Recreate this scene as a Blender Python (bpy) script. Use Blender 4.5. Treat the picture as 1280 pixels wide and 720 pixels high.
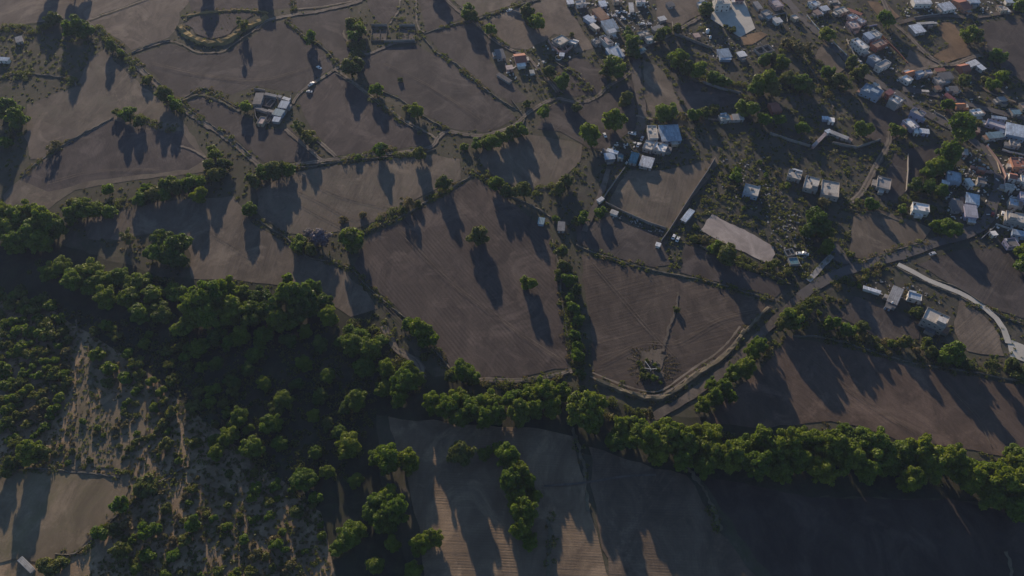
import bpy, bmesh, math, random
import numpy as np
from mathutils import Vector, Matrix
from mathutils.geometry import tessellate_polygon
rng = random.Random(7)
R = math.radians
for o in list(bpy.data.objects): bpy.data.objects.remove(o)
SC = bpy.context.scene
COL = SC.collection

# ------------------------------------------------------------------ camera
F, CX, CY, HC, PITCH = 1000.0, 640.0, 360.0, 350.0, R(51.5)
cam = bpy.data.cameras.new('camera'); camo = bpy.data.objects.new('camera', cam); COL.objects.link(camo)
cam.sensor_width = 36; cam.lens = 36*F/1280; cam.clip_start = 1; cam.clip_end = 8000
camo.location = (0, 0, HC); camo.rotation_euler = (math.pi/2-PITCH, 0, 0)
SC.camera = camo
# ------------------------------------------------------------------ light
SUN_EL, SUN_AZ = R(12.0), R(-13.6)          # azimuth measured from +Y towards +X
w = bpy.data.worlds.new('World'); SC.world = w; w.use_nodes = True
nt = w.node_tree; nt.nodes.clear()
sky = nt.nodes.new('ShaderNodeTexSky'); sky.sky_type = 'NISHITA'; sky.sun_disc = False
sky.sun_elevation = SUN_EL; sky.sun_rotation = SUN_AZ; sky.altitude = 1500; sky.air_density = 1.0; sky.dust_density = 0.3; sky.ozone_density = 2.5
bg = nt.nodes.new('ShaderNodeBackground'); bg.inputs[1].default_value = 0.1
wo = nt.nodes.new('ShaderNodeOutputWorld')
nt.links.new(sky.outputs[0], bg.inputs[0]); nt.links.new(bg.outputs[0], wo.inputs[0])
sl = bpy.data.lights.new('sun', 'SUN'); sl.energy = 5.0; sl.angle = R(0.6); sl.color = (1.0, 0.80, 0.60)
so = bpy.data.objects.new('sun', sl); COL.objects.link(so)
sd = Vector((math.sin(SUN_AZ)*math.cos(SUN_EL), math.cos(SUN_AZ)*math.cos(SUN_EL), math.sin(SUN_EL)))
so.rotation_euler = sd.to_track_quat('Z', 'Y').to_euler(); so.location = (0, 0, 600)
SC.view_settings.view_transform = 'Standard'; SC.view_settings.look = 'None'
SC.view_settings.exposure = 0.6; SC.view_settings.gamma = 1.0

# ------------------------------------------------------------------ helpers
def G(x, y, z=0.0):
    """photo direction -> point of the real plane at height z"""
    a, b = (x-CX)/F, (CY-y)/F
    d = Vector((a, math.cos(PITCH)+b*math.sin(PITCH), -math.sin(PITCH)+b*math.cos(PITCH)))
    t = (z-HC)/d.z
    return Vector((d.x*t, d.y*t, z))
def ppm(x, y):
    p = G(x, y); return F/((p-Vector((0, 0, HC))).length)
def tag(o, label=None, cat=None, group=None, kind=None):
    if label: o['label'] = label
    if cat: o['category'] = cat
    if group: o['group'] = group
    if kind: o['kind'] = kind
    return o
def empty(name, loc=(0, 0, 0), rz=0.0, sc=None):
    o = bpy.data.objects.new(name, None); COL.objects.link(o); o.empty_display_size = 0.3
    o.location = loc; o.rotation_euler = (0, 0, rz)
    if sc: o.scale = sc
    return o
def link_mesh(name, me, parent=None):
    o = bpy.data.objects.new(name, me); COL.objects.link(o)
    if parent: o.parent = parent
    return o
def mesh_from(name, verts, faces, m, smooth=False):
    me = bpy.data.meshes.new(name); me.from_pydata([tuple(v) for v in verts], [], faces)
    if m: me.materials.append(m)
    if smooth: me.polygons.foreach_set('use_smooth', [True]*len(me.polygons))
    me.update(); return me
class MB:
    def __init__(s): s.v = []; s.f = []
    def add(s, vs, fs):
        n = len(s.v); s.v += [tuple(v) for v in vs]; s.f += [tuple(i+n for i in f) for f in fs]
    def box(s, x0, x1, y0, y1, z0, z1, z0b=None, z1b=None):
        s.add([(x0,y0,z0),(x1,y0,z0),(x1,y1,z0),(x0,y1,z0),(x0,y0,z1),(x1,y0,z1),(x1,y1,z1 if z1b is None else z1b),(x0,y1,z1 if z1b is None else z1b)],
              [(0,3,2,1),(4,5,6,7),(0,1,5,4),(1,2,6,5),(2,3,7,6),(3,0,4,7)])
    def tube(s, p, q, r0, r1, n=7, cap=True):
        p, q = Vector(p), Vector(q); d = (q-p)
        if d.length < 1e-6: return
        d.normalize(); a = d.orthogonal().normalized(); b = d.cross(a)
        vs = []
        for c, r in ((p, r0), (q, r1)):
            for i in range(n):
                t = 2*math.pi*i/n; vs.append(c+a*(r*math.cos(t))+b*(r*math.sin(t)))
        fs = [(i, (i+1) % n, n+(i+1) % n, n+i) for i in range(n)]
        if cap: fs += [tuple(range(n))[::-1], tuple(range(n, 2*n))]
        s.add(vs, fs)
    def build(s, name, m, parent=None, smooth=False):
        return link_mesh(name, mesh_from(name, s.v, s.f, m, smooth), parent)

# ------------------------------------------------------------------ materials
def newmat(name):
    m = bpy.data.materials.new(name); m.use_nodes = True
    n = m.node_tree; n.nodes.clear()
    out = n.nodes.new('ShaderNodeOutputMaterial'); bs = n.nodes.new('ShaderNodeBsdfPrincipled')
    n.links.new(bs.outputs[0], out.inputs[0])
    bs.inputs['Specular IOR Level'].default_value = 0.25
    return m, n, bs, out
def mixc(n, fac, a, b, mode='MIX'):
    x = n.nodes.new('ShaderNodeMix'); x.data_type = 'RGBA'; x.blend_type = mode
    for s, v in ((x.inputs[0], fac), (x.inputs[6], a), (x.inputs[7], b)):
        if isinstance(v, (int, float)): s.default_value = v
        elif isinstance(v, tuple): s.default_value = (*v, 1) if len(v) == 3 else v
        else: n.links.new(v, s)
    return x.outputs[2]
def noise(n, vec, scale, detail=4, rough=0.6, dist=0.0):
    t = n.nodes.new('ShaderNodeTexNoise'); t.inputs['Scale'].default_value = scale
    t.inputs['Detail'].default_value = detail; t.inputs['Roughness'].default_value = rough; t.inputs['Distortion'].default_value = dist
    n.links.new(vec, t.inputs['Vector']); return t.outputs[0]
def ramp(n, fac, lo, hi, a=0.0, b=1.0):
    r = n.nodes.new('ShaderNodeMapRange'); r.clamp = True
    for i, v in zip((1, 2, 3, 4), (lo, hi, a, b)): r.inputs[i].default_value = v
    n.links.new(fac, r.inputs[0]); return r.outputs[0]
def mapping(n, vec, rz=0, sc=(1, 1, 1)):
    m = n.nodes.new('ShaderNodeMapping'); m.vector_type = 'POINT'
    m.inputs['Rotation'].default_value = (0, 0, rz); m.inputs['Scale'].default_value = sc
    n.links.new(vec, m.inputs['Vector']); return m.outputs[0]
def math2(n, op, a, b):
    x = n.nodes.new('ShaderNodeMath'); x.operation = op
    for s, v in ((x.inputs[0], a), (x.inputs[1], b)):
        if isinstance(v, (int, float)): s.default_value = v
        else: n.links.new(v, s)
    return x.outputs[0]
def soil(name, c1, c2, c3=None, ang=0.0, streak=0.6, wave=0.0, spacing=1.2, weeds=0.0, patch=0.012):
    """ploughed or bare earth: broad patches, streaks along the furrows, grain, bump"""
    m, n, bs, out = newmat(name)
    tc = n.nodes.new('ShaderNodeTexCoord').outputs['Object']
    big = ramp(n, noise(n, tc, patch, 5, 0.65, 0.4), 0.36, 0.64)
    col = mixc(n, big, c1, c2)
    mp = mapping(n, tc, ang)
    # rotate first, then stretch
    st = mapping(n, mp, 0, (0.9/spacing, 0.02, 1))
    sn = ramp(n, noise(n, st, 1.0, 3, 0.6), 0.35, 0.65)
    dark = tuple(x*0.72 for x in c1)
    col = mixc(n, math2(n, 'MULTIPLY', sn, streak*0.75), col, dark)
    h = math2(n, 'MULTIPLY', sn, -0.6*streak)
    if wave > 0:
        wv = n.nodes.new('ShaderNodeTexWave'); wv.wave_type = 'BANDS'; wv.bands_direction = 'X'
        wv.inputs['Scale'].default_value = 1/spacing/3.183; wv.inputs['Distortion'].default_value = 1.2
        wv.inputs['Detail'].default_value = 2; wv.inputs['Detail Scale'].default_value = 0.15
        n.links.new(mp, wv.inputs['Vector'])
        brk = ramp(n, noise(n, tc, 0.05, 4, 0.7), 0.38, 0.6)
        wf = math2(n, 'MULTIPLY', wv.outputs[1], brk)
        col = mixc(n, math2(n, 'MULTIPLY', wf, wave), col, tuple(x*0.45 for x in c1))
        h = math2(n, 'ADD', h, math2(n, 'MULTIPLY', wf, -wave))
    mo = ramp(n, noise(n, mapping(n, tc, ang, (1, 0.55, 1)), 0.07, 9, 0.72, 0.8), 0.40, 0.62)
    col = mixc(n, math2(n, 'MULTIPLY', mo, 0.9), col, tuple(x*0.58 for x in c2))
    pl = ramp(n, noise(n, tc, 0.028, 7, 0.7, 1.2), 0.52, 0.64, 0, 0.6)
    col = mixc(n, pl, col, tuple(min(1, x*1.45) for x in c1))
    g = noise(n, tc, 1.3, 5, 0.75)
    col = mixc(n, ramp(n, g, 0.3, 0.75, 0.0, 0.45), col, tuple(x*0.6 for x in c2))
    if c3:
        md = ramp(n, noise(n, tc, patch*3.3, 6, 0.7, 1.0), 0.5, 0.66, 0, 0.75)
        col = mixc(n, md, col, c3)
    if weeds > 0:
        wd = ramp(n, noise(n, tc, 0.35, 6, 0.8, 0.5), 0.62-0.16*weeds, 0.72, 0, 0.8)
        col = mixc(n, wd, col, (0.055, 0.062, 0.028))
    n.links.new(col, bs.inputs['Base Color']); bs.inputs['Roughness'].default_value = 0.95
    bs.inputs['Specular IOR Level'].default_value = 0.1
    h = math2(n, 'ADD', h, math2(n, 'MULTIPLY', g, 0.7))
    bp = n.nodes.new('ShaderNodeBump'); bp.inputs['Strength'].default_value = 0.8; bp.inputs['Distance'].default_value = 0.18
    n.links.new(h, bp.inputs['Height']); n.links.new(bp.outputs[0], bs.inputs['Normal'])
    return m
def surf(name, c1, c2=None, sc=1.5, rough=0.85, amt=0.7, bump=0.0, metal=0.0, lines=0.0):
    m, n, bs, out = newmat(name)
    tc = n.nodes.new('ShaderNodeTexCoord').outputs['Object']
    c2 = c2 or tuple(x*0.6 for x in c1)
    a = ramp(n, noise(n, tc, sc*0.35, 6, 0.7, 0.6), 0.42, 0.66, 0, amt)
    b = ramp(n, noise(n, tc, sc*3, 4, 0.7), 0.4, 0.75, 0, amt*0.4)
    col = mixc(n, b, mixc(n, a, c1, c2), tuple(x*0.5 for x in c2))
    if name.endswith(('sheet', 'roof')):
        # separate sheets or poured bays, each weathered its own way
        oi = n.nodes.new('ShaderNodeObjectInfo'); br = n.nodes.new('ShaderNodeTexBrick')
        br.inputs['Scale'].default_value = 1.0; br.inputs['Brick Width'].default_value = 1.05 if name.endswith('sheet') else 3.2
        br.inputs['Row Height'].default_value = 3.1; br.inputs['Mortar Size'].default_value = 0.035; br.offset = 0.35
        br.inputs['Color1'].default_value = (1.12, 1.1, 1.08, 1); br.inputs['Color2'].default_value = (0.62, 0.6, 0.58, 1); br.inputs['Mortar'].default_value = (0.4, 0.38, 0.36, 1)
        n.links.new(tc, br.inputs['Vector'])
        col = mixc(n, 0.75, col, br.outputs[0], 'MULTIPLY')
        st = ramp(n, noise(n, mapping(n, tc, 0, (1.2, .35, 1)), .8, 5, .7, .8), 0.55, 0.68, 0, 0.65)
        col = mixc(n, st, col, (0.16, 0.11, 0.075) if name.endswith('sheet') else (0.12, 0.11, 0.10))
        vr = n.nodes.new('ShaderNodeHueSaturation'); n.links.new(ramp(n, oi.outputs['Random'], 0, 1, 0.8, 1.15), vr.inputs['Value']); n.links.new(ramp(n, oi.outputs['Random'], 0, 1, 1.0, 0.6), vr.inputs['Saturation']); n.links.new(col, vr.inputs['Color']); col = vr.outputs[0]
    n.links.new(col, bs.inputs['Base Color']); bs.inputs['Roughness'].default_value = rough
    bs.inputs['Metallic'].default_value = metal
    if bump:
        bp = n.nodes.new('ShaderNodeBump'); bp.inputs['Strength'].default_value = 0.6; bp.inputs['Distance'].default_value = bump
        n.links.new(noise(n, tc, sc*2, 5, 0.75), bp.inputs['Height']); n.links.new(bp.outputs[0], bs.inputs['Normal'])
    return m
def leafmat(name, c1, c2, trans=0.3):
    m, n, bs, out = newmat(name)
    at = n.nodes.new('ShaderNodeAttribute'); at.attribute_name = 'tone'
    oi = n.nodes.new('ShaderNodeObjectInfo')
    f = math2(n, 'ADD', math2(n, 'MULTIPLY', at.outputs['Fac'], 0.7), math2(n, 'MULTIPLY', oi.outputs['Random'], 0.3))
    col = mixc(n, f, c1, c2)
    hs = n.nodes.new('ShaderNodeHueSaturation')
    n.links.new(ramp(n, oi.outputs['Random'], 0, 1, 0.475, 0.515), hs.inputs['Hue'])
    n.links.new(ramp(n, oi.outputs['Random'], 0, 1, 1.12, 0.8), hs.inputs['Value'])
    n.links.new(col, hs.inputs['Color']); col = hs.outputs[0]
    n.links.new(col, bs.inputs['Base Color']); bs.inputs['Roughness'].default_value = 0.6
    tr = n.nodes.new('ShaderNodeBsdfTranslucent'); n.links.new(mixc(n, 1.0, col, (1.3, 1.35, 0.6), 'MULTIPLY'), tr.inputs[0])
    mx = n.nodes.new('ShaderNodeMixShader'); mx.inputs[0].default_value = trans
    n.links.new(bs.outputs[0], mx.inputs[1]); n.links.new(tr.outputs[0], mx.inputs[2]); n.links.new(mx.outputs[0], out.inputs[0])
    return m
M = {}
M['ground'] = soil('verge_ground', (0.115,0.098,0.072), (0.085,0.077,0.055), (0.06,0.064,0.033), 0.4, 0.2, weeds=1.1, patch=0.03)
M['slope'] = soil('dry_slope', (0.34,0.245,0.155), (0.26,0.19,0.12), (0.12,0.11,0.055), 1.5, 0.35, weeds=0.55, patch=0.03)
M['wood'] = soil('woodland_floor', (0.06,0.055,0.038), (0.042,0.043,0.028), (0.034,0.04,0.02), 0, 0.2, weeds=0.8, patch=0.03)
M['village'] = soil('village_ground', (0.105,0.092,0.075), (0.075,0.07,0.057), (0.058,0.062,0.034), 0.8, 0.3, weeds=1.0, patch=0.035)
def fm(name, c1, c2, **k): M[name] = soil(name, c1, c2, **k)
fm('brown', (0.195,0.158,0.122), (0.155,0.127,0.101), ang=0.9, streak=0.5)
fm('mauve', (0.11,0.092,0.079), (0.08,0.069,0.062), ang=0.7, streak=0.55, weeds=0.1)
fm('grey', (0.112,0.092,0.08), (0.08,0.068,0.062), ang=-0.5, streak=0.5, weeds=0.1)
fm('greystripe', (0.12,0.097,0.083), (0.088,0.073,0.065), ang=0.35, streak=0.6, wave=0.2, spacing=2.4)
fm('tan', (0.195,0.158,0.12), (0.143,0.119,0.093), c3=(0.125,0.11,0.08), ang=0.3, streak=0.6, weeds=0.3, patch=0.02)
fm('tan2', (0.183,0.148,0.112), (0.136,0.112,0.087), ang=0.05, streak=0.7, weeds=0.15, patch=0.02)
fm('furrow', (0.12,0.094,0.077), (0.087,0.07,0.06), ang=-0.62, streak=0.5, wave=0.36, spacing=2.0)
fm('furrow2', (0.124,0.096,0.074), (0.09,0.071,0.057), ang=1.25, streak=0.5, wave=0.14, spacing=2.0, weeds=0.08)
fm('shadedrows', (0.17,0.128,0.09), (0.125,0.095,0.07), ang=1.62, streak=0.5, wave=0.25, spacing=1.25)  # darker copy of the rows soil, tree shade painted into its colour
fm('shadedsoil', (0.085,0.066,0.054), (0.062,0.05,0.042), ang=-0.9, streak=0.5, wave=0.1, spacing=2.2, weeds=0.2)  # field soil colour lowered to paint in the shade below the river wood
fm('rows', (0.27,0.198,0.128), (0.20,0.148,0.102), ang=1.62, streak=0.6, wave=0.32, spacing=1.25)
fm('rustic', (0.15,0.108,0.083), (0.11,0.082,0.064), ang=-0.7, streak=0.5, wave=0.12, spacing=2.2, weeds=0.15)
fm('beige', (0.24,0.185,0.125), (0.20,0.16,0.105), c3=(0.15,0.13,0.07), ang=0.3, streak=0.3, weeds=0.1)
fm('orange', (0.25,0.165,0.095), (0.19,0.13,0.08), ang=1.3, streak=0.3, weeds=0.1)
fm('ochre', (0.28,0.20,0.085), (0.21,0.165,0.075), ang=0.3, streak=0.3, weeds=0.3)
fm('pale_lot', (0.52,0.45,0.40), (0.42,0.36,0.32), ang=-0.6, streak=0.4)
fm('dirt', (0.27,0.225,0.175), (0.21,0.175,0.135), ang=0.3, streak=0.3, weeds=0.1)
fm('dirtdark', (0.16,0.135,0.11), (0.13,0.11,0.095), ang=0.3, streak=0.3, weeds=0.3)
fm('bank', (0.22,0.185,0.13), (0.16,0.135,0.095), c3=(0.10,0.095,0.045), ang=0.3, streak=0.2, weeds=0.6, patch=0.05)
M['asphalt'] = surf('worn_asphalt', (0.105,0.095,0.09), (0.07,0.065,0.062), 0.5, 0.9)
M['concrete'] = surf('pale_concrete', (0.48,0.45,0.39), (0.36,0.34,0.30), 0.4, 0.9)
M['stone'] = surf('dry_stone', (0.15,0.13,0.105), (0.07,0.07,0.045), 1.5, 0.95, 0.9, bump=0.2)
M['blockwall'] = surf('block_wall', (0.26,0.235,0.21), (0.16,0.145,0.13), 0.8, 0.9)
M['w_white'] = surf('whitewash', (0.62,0.60,0.56), (0.42,0.39,0.35), 0.6, 0.85)
M['w_grey'] = surf('grey_render', (0.33,0.31,0.29), (0.22,0.21,0.20), 0.6, 0.9)
M['w_tan'] = surf('tan_render', (0.42,0.34,0.25), (0.30,0.24,0.18), 0.6, 0.9)
M['w_blue'] = surf('blue_paint', (0.28,0.34,0.43), (0.22,0.25,0.31), 0.6, 0.8)
M['w_lilac'] = surf('lilac_paint', (0.36,0.34,0.46), (0.28,0.25,0.32), 0.6, 0.8)
M['w_brick'] = surf('red_brick', (0.32,0.13,0.085), (0.22,0.10,0.07), 0.8, 0.9)
M['w_pink'] = surf('pink_render', (0.45,0.29,0.25), (0.32,0.22,0.19), 0.6, 0.9)
M['w_orange'] = surf('orange_paint', (0.42,0.21,0.13), (0.32,0.17,0.11), 0.6, 0.85)
M['r_white'] = surf('white_roof', (0.80,0.78,0.74), (0.52,0.49,0.45), 0.45, 0.85)
M['r_cream'] = surf('cream_roof', (0.55,0.51,0.44), (0.36,0.33,0.29), 0.45, 0.85)
M['r_grey'] = surf('grey_roof', (0.36,0.34,0.32), (0.23,0.215,0.20), 0.4, 0.9)
M['r_dark'] = surf('dark_roof', (0.17,0.165,0.165), (0.12,0.115,0.115), 0.4, 0.9)
M['r_lilac'] = surf('lilac_roof', (0.46,0.42,0.46), (0.34,0.31,0.34), 0.4, 0.85)
M['r_pink'] = surf('pink_roof', (0.42,0.30,0.27), (0.28,0.21,0.19), 0.4, 0.85)
M['r_blue'] = surf('blue_sheet', (0.24,0.35,0.46), (0.19,0.26,0.33), 0.5, 0.5, 0.6)
M['r_teal'] = surf('teal_sheet', (0.12,0.27,0.33), (0.10,0.18,0.21), 0.5, 0.5, 0.6)
M['r_pale'] = surf('pale_blue_sheet', (0.48,0.58,0.68), (0.30,0.35,0.42), 0.5, 0.5, 0.7)
M['r_silver'] = surf('zinc_sheet', (0.74,0.77,0.80), (0.45,0.43,0.41), 0.5, 0.45, 0.6)
M['r_tile'] = surf('red_tile', (0.31,0.13,0.09), (0.21,0.10,0.075), 1.2, 0.85)
M['r_orange'] = surf('orange_tile', (0.48,0.20,0.10), (0.34,0.16,0.10), 1.2, 0.85)
M['r_rust'] = surf('rusty_sheet', (0.34,0.17,0.09), (0.24,0.15,0.10), 0.8, 0.7)
M['r_maroon'] = surf('maroon_sheet', (0.28,0.06,0.05), (0.20,0.06,0.05), 0.8, 0.6)
M['glass'] = surf('dark_glass', (0.02,0.025,0.03), (0.015,0.02,0.02), 1, 0.15)
M['frame'] = surf('window_frame', (0.45,0.44,0.42), (0.3,0.3,0.3), 1, 0.6)
M['door'] = surf('metal_door', (0.16,0.10,0.07), (0.10,0.07,0.05), 1, 0.6)
M['black'] = surf('black_plastic', (0.02,0.02,0.022), (0.03,0.03,0.03), 1, 0.5)
M['carwhite'] = surf('white_car_paint', (0.75,0.75,0.74), (0.6,0.59,0.57), 0.5, 0.3, 0.4)
M['carsilver'] = surf('silver_car_paint', (0.5,0.5,0.51), (0.4,0.4,0.4), 0.5, 0.3, 0.4)
M['carred'] = surf('red_car_paint', (0.35,0.04,0.03), (0.25,0.04,0.03), 0.5, 0.3, 0.4)
M['bark'] = surf('bark', (0.14,0.11,0.08), (0.08,0.065,0.05), 2, 0.95, 0.8, bump=0.05)
M['l_green'] = leafmat('leaf_green', (0.062,0.108,0.014), (0.16,0.22,0.026), .42)
M['l_bright'] = leafmat('leaf_bright', (0.075,0.12,0.012), (0.185,0.24,0.024), 0.42)
M['l_dark'] = leafmat('leaf_dark', (0.04,0.072,0.014), (0.115,0.165,0.028), 0.36)
M['l_olive'] = leafmat('leaf_olive', (0.07,0.088,0.022), (0.15,0.17,0.042), .38)
M['l_dry'] = leafmat('leaf_dry', (0.10,0.09,0.04), (0.19,0.16,0.07), 0.3)
M['l_purple'] = leafmat('blossom_purple', (0.14,0.125,0.16), (0.26,0.235,0.30), 0.3)

# ------------------------------------------------------------------ ground
ZN = [0.0]
def nextz(step=0.006):
    ZN[0] += step; return ZN[0]
def rough_poly(pts, amp=0.8, step=6.0):
    out = []
    n = len(pts)
    for i in range(n):
        a, b = pts[i], pts[(i+1) % n]; L = (b-a).length; k = max(1, int(L/step))
        for j in range(k):
            p = a.lerp(b, j/k)
            if amp: p = p+Vector((rng.uniform(-amp, amp), rng.uniform(-amp, amp), 0))
            out.append(p)
    return out
def sheet(name, px, m, z=None, amp=0.9, step=6.0, kind='structure'):
    z = nextz() if z is None else z
    pts = rough_poly([G(*p) for p in px], amp, step)
    tris = tessellate_polygon([pts])
    vs = [(p.x, p.y, z) for p in pts]
    o = link_mesh(name, mesh_from(name, vs, [tuple(t) for t in tris], M[m]))
    for p in o.data.polygons:
        if p.normal.z < 0: p.flip()
    return tag(o, kind=kind)
def catmull(pts, step=4.0):
    P = [pts[0]*2-pts[1]]+pts+[pts[-1]*2-pts[-2]]; out = []
    for i in range(1, len(P)-2):
        k = max(1, int((P[i+1]-P[i]).length/step))
        for j in range(k):
            t = j/k; a, b, c, d = P[i-1:i+3]
            out.append(0.5*((2*b)+(c-a)*t+(2*a-5*b+4*c-d)*t*t+(3*b-a-3*c+d)*t*t*t))
    out.append(P[-2]); return out
def ribbon(name, px, width, m, z=None, jit=0.25, step=4.0):
    z = nextz() if z is None else z
    c = catmull([G(*p) for p in px], step); vs = []; fs = []
    for i, p in enumerate(c):
        d = (c[min(i+1, len(c)-1)]-c[max(i-1, 0)]); d.z = 0; d.normalize(); nn = Vector((-d.y, d.x, 0))
        w1 = width/2*(1+rng.uniform(-jit, jit)); w2 = width/2*(1+rng.uniform(-jit, jit))
        vs += [(p.x+nn.x*w1, p.y+nn.y*w1, z), (p.x-nn.x*w2, p.y-nn.y*w2, z)]
        if i: fs.append((2*i-2, 2*i-1, 2*i+1, 2*i))
    return tag(link_mesh(name, mesh_from(name, vs, fs, M[m])), kind='structure')
S = 2600
tag(link_mesh('ground', mesh_from('ground', [(-S,-S,0),(S,-S,0),(S,S,0),(-S,S,0)], [(0,1,2,3)], M['ground'])), kind='structure')

sheet('terrain', [(790,-40),(1330,-40),(1330,420),(1290,455),(1130,425),(1000,400),(965,395),(960,378),(900,355),(830,335),(720,300),(690,270),(730,215),(750,170),(800,130),(760,60),(700,10),(690,-40)], 'village')
sheet('terrain', [(-60,330),(60,365),(160,420),(250,480),(330,560),(430,600),(450,660),(440,760),(-80,760)], 'slope')
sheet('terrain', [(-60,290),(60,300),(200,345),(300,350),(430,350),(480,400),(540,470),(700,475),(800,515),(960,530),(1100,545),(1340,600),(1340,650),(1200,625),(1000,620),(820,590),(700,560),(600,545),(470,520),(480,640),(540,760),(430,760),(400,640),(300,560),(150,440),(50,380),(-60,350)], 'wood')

FIELDS = [
 ('brown', [(-60,-40),(250,-60),(182,-2),(108,25),(55,26),(0,34),(-60,40)]),
 ('brown', [(184,0),(250,-40),(238,0),(225,16),(222,36),(212,47),(164,63),(150,50),(130,38),(114,27)]),
 ('grey', [(236,0),(240,-40),(372,-40),(365,10),(335,13),(280,11),(240,15)]),
 ('mauve', [(170,69),(213,55),(245,68),(282,67),(320,42),(335,29),(356,28),(378,48),(395,56),(417,82),(372,116),(320,108),(290,118),(253,109),(226,123),(205,105)]),
 ('mauve', [(362,25),(395,18),(436,11),(440,28),(431,36),(431,47),(440,68),(424,77),(400,52),(380,42)]),
 ('grey', [(370,12),(368,-30),(460,-30),(452,-4),(438,3),(395,10)]),
 ('greystripe', [(372,124),(416,91),(440,103),(466,124),(500,150),(530,168),(538,180),(470,190),(420,195),(402,175),(384,150)]),
 ('mauve', [(447,76),(485,61),(520,56),(545,69),(572,85),(584,96),(608,117),(636,136),(645,150),(607,165),(562,160),(532,143),(498,120),(462,106)]),
 ('mauve', [(532,43),(570,31),(592,27),(615,55),(612,75),(625,92),(650,112),(662,126),(637,129),(608,107),(583,86),(550,64)]),
 ('grey', [(458,0),(462,-30),(500,-30),(497,12),(485,30),(470,28)]),
 ('grey', [(523,0),(520,-30),(545,-30),(578,23),(568,28),(532,40)]),
 ('tan', [(560,-5),(600,-30),(690,-30),(640,6),(592,23)]),
 ('brown', [(676,3),(700,-30),(712,12),(735,50),(742,60),(720,66),(712,46),(692,42),(680,52),(660,62),(640,60),(600,30),(642,12)]),
 ('mauve', [(700,80),(722,70),(755,88),(760,104),(742,119),(715,121),(694,108),(690,92)]),
 ('tan', [(805,76),(822,82),(838,100),(845,120),(858,140),(815,146),(806,120)]),
 ('mauve', [(840,110),(870,100),(910,108),(925,128),(900,134),(862,138),(846,115)]),
 ('tan', [(112,72),(130,62),(160,92),(195,122),(228,152),(262,200),(255,215),(160,227),(95,237),(60,262),(15,268),(2,245),(28,222),(45,205),(30,150),(35,130),(95,108)]),
 ('grey', [(28,225),(82,182),(142,150),(170,160),(225,165),(255,200),(235,212),(120,225),(60,240)]),
 ('brown', [(30,170),(45,150),(100,165),(60,195),(40,200)]),
 ('mauve', [(230,132),(252,115),(296,138),(330,162),(364,160),(400,200),(332,204),(292,173),(262,156)]),
 ('tan', [(322,240),(362,216),(420,207),(540,193),(575,200),(577,224),(530,243),(470,276),(440,288),(390,295),(357,290),(322,268)]),
 ('tan2', [(105,275),(200,252),(290,245),(318,280),(345,297),(380,322),(420,333),(455,360),(470,385),(440,395),(380,360),(290,350),(240,350),(235,300),(200,290),(150,300),(110,300)]),
 ('furrow', [(442,332),(465,292),(498,280),(534,258),(570,237),(594,222),(638,252),(688,290),(695,330),(703,400),(710,460),(640,472),(607,472),(572,470),(557,452),(545,435),(507,395),(474,366),(455,350)]),
 ('furrow2', [(726,318),(780,333),(815,342),(880,356),(930,370),(965,382),(955,392),(927,422),(905,445),(880,460),(845,482),(800,490),(765,480),(742,470),(738,400),(728,350)]),
 ('tan', [(598,200),(605,186),(660,168),(728,180),(725,202),(700,232),(660,243),(620,222)]),
 ('mauve', [(690,130),(740,128),(762,115),(790,100),(796,160),(760,185),(735,185),(700,165),(670,160)]),
 ('tan', [(770,238),(783,214),(830,212),(888,200),(870,232),(834,284),(810,278),(780,264),(760,253)]),
 ('mauve', [(722,282),(760,272),(830,296),(838,332),(815,334),(780,325),(740,312),(722,304)]),
 ('grey', [(855,305),(880,312),(930,335),(985,360),(970,373),(930,362),(880,348),(850,340)]),
 ('rustic', [(968,440),(985,420),(1060,436),(1150,460),(1270,482),(1340,495),(1340,580),(1200,562),(1120,548),(1040,525),(960,535),(880,530),(905,500),(940,470)]),
 ('tan2', [(1066,270),(1100,262),(1166,287),(1152,305),(1082,326),(1060,320)]),
 ('mauve', [(1145,330),(1200,312),(1330,312),(1330,410),(1244,388),(1200,362)]),
 ('brown', [(1200,372),(1228,392),(1250,420),(1255,447),(1208,440),(1192,415)]),
 ('mauve', [(1070,370),(1110,385),(1150,405),(1150,425),(1100,425),(1045,395)]),
 ('rows', [(485,522),(560,528),(690,538),(716,545),(734,620),(754,700),(780,790),(520,790),(530,700),(520,640)]),
 ('shadedrows', [(738,560),(800,580),(858,592),(898,662),(960,740),(980,790),(785,790),(758,700),(740,620)]),
 ('shadedsoil', [(872,595),(1000,620),(1200,625),(1340,660),(1340,800),(1020,800),(925,668)]),
 ('mauve', [(1232,28),(1330,18),(1330,150),(1262,100),(1246,84),(1230,60),(1222,35)]),
 ('orange', [(1170,29),(1192,28),(1214,68),(1180,79),(1166,70),(1185,60)]),
 ('brown', [(1136,62),(1158,74),(1174,82),(1150,86),(1128,90)]),
 ('orange', [(1085,2),(1110,5),(1125,22),(1108,30),(1095,18)]),
 ('brown', [(818,-20),(875,-20),(876,18),(850,32),(822,26)]),
 ('tan', [(880,205),(893,196),(898,205),(838,288),(830,286)]),
 ('orange', [(926,46),(950,40),(960,44),(940,55),(925,56)]),
 ('tan2', [(1010,85),(1030,52),(1042,62),(1060,82),(1050,92)]),
 ('mauve', [(1090,130),(1120,138),(1135,165),(1105,180),(1075,170)]),
 ('mauve', [(1118,190),(1180,178),(1180,190),(1155,205),(1145,230),(1120,250),(1100,250)]),
 ('beige', [(-60,590),(50,588),(125,595),(154,600),(158,615),(148,640),(125,660),(95,690),(60,702),(20,700),(-60,712)]),
 ('beige', [(-60,470),(0,478),(12,500),(10,540),(0,545),(-60,545)]),
]
for m, p in FIELDS: sheet('field', p, m)
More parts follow.
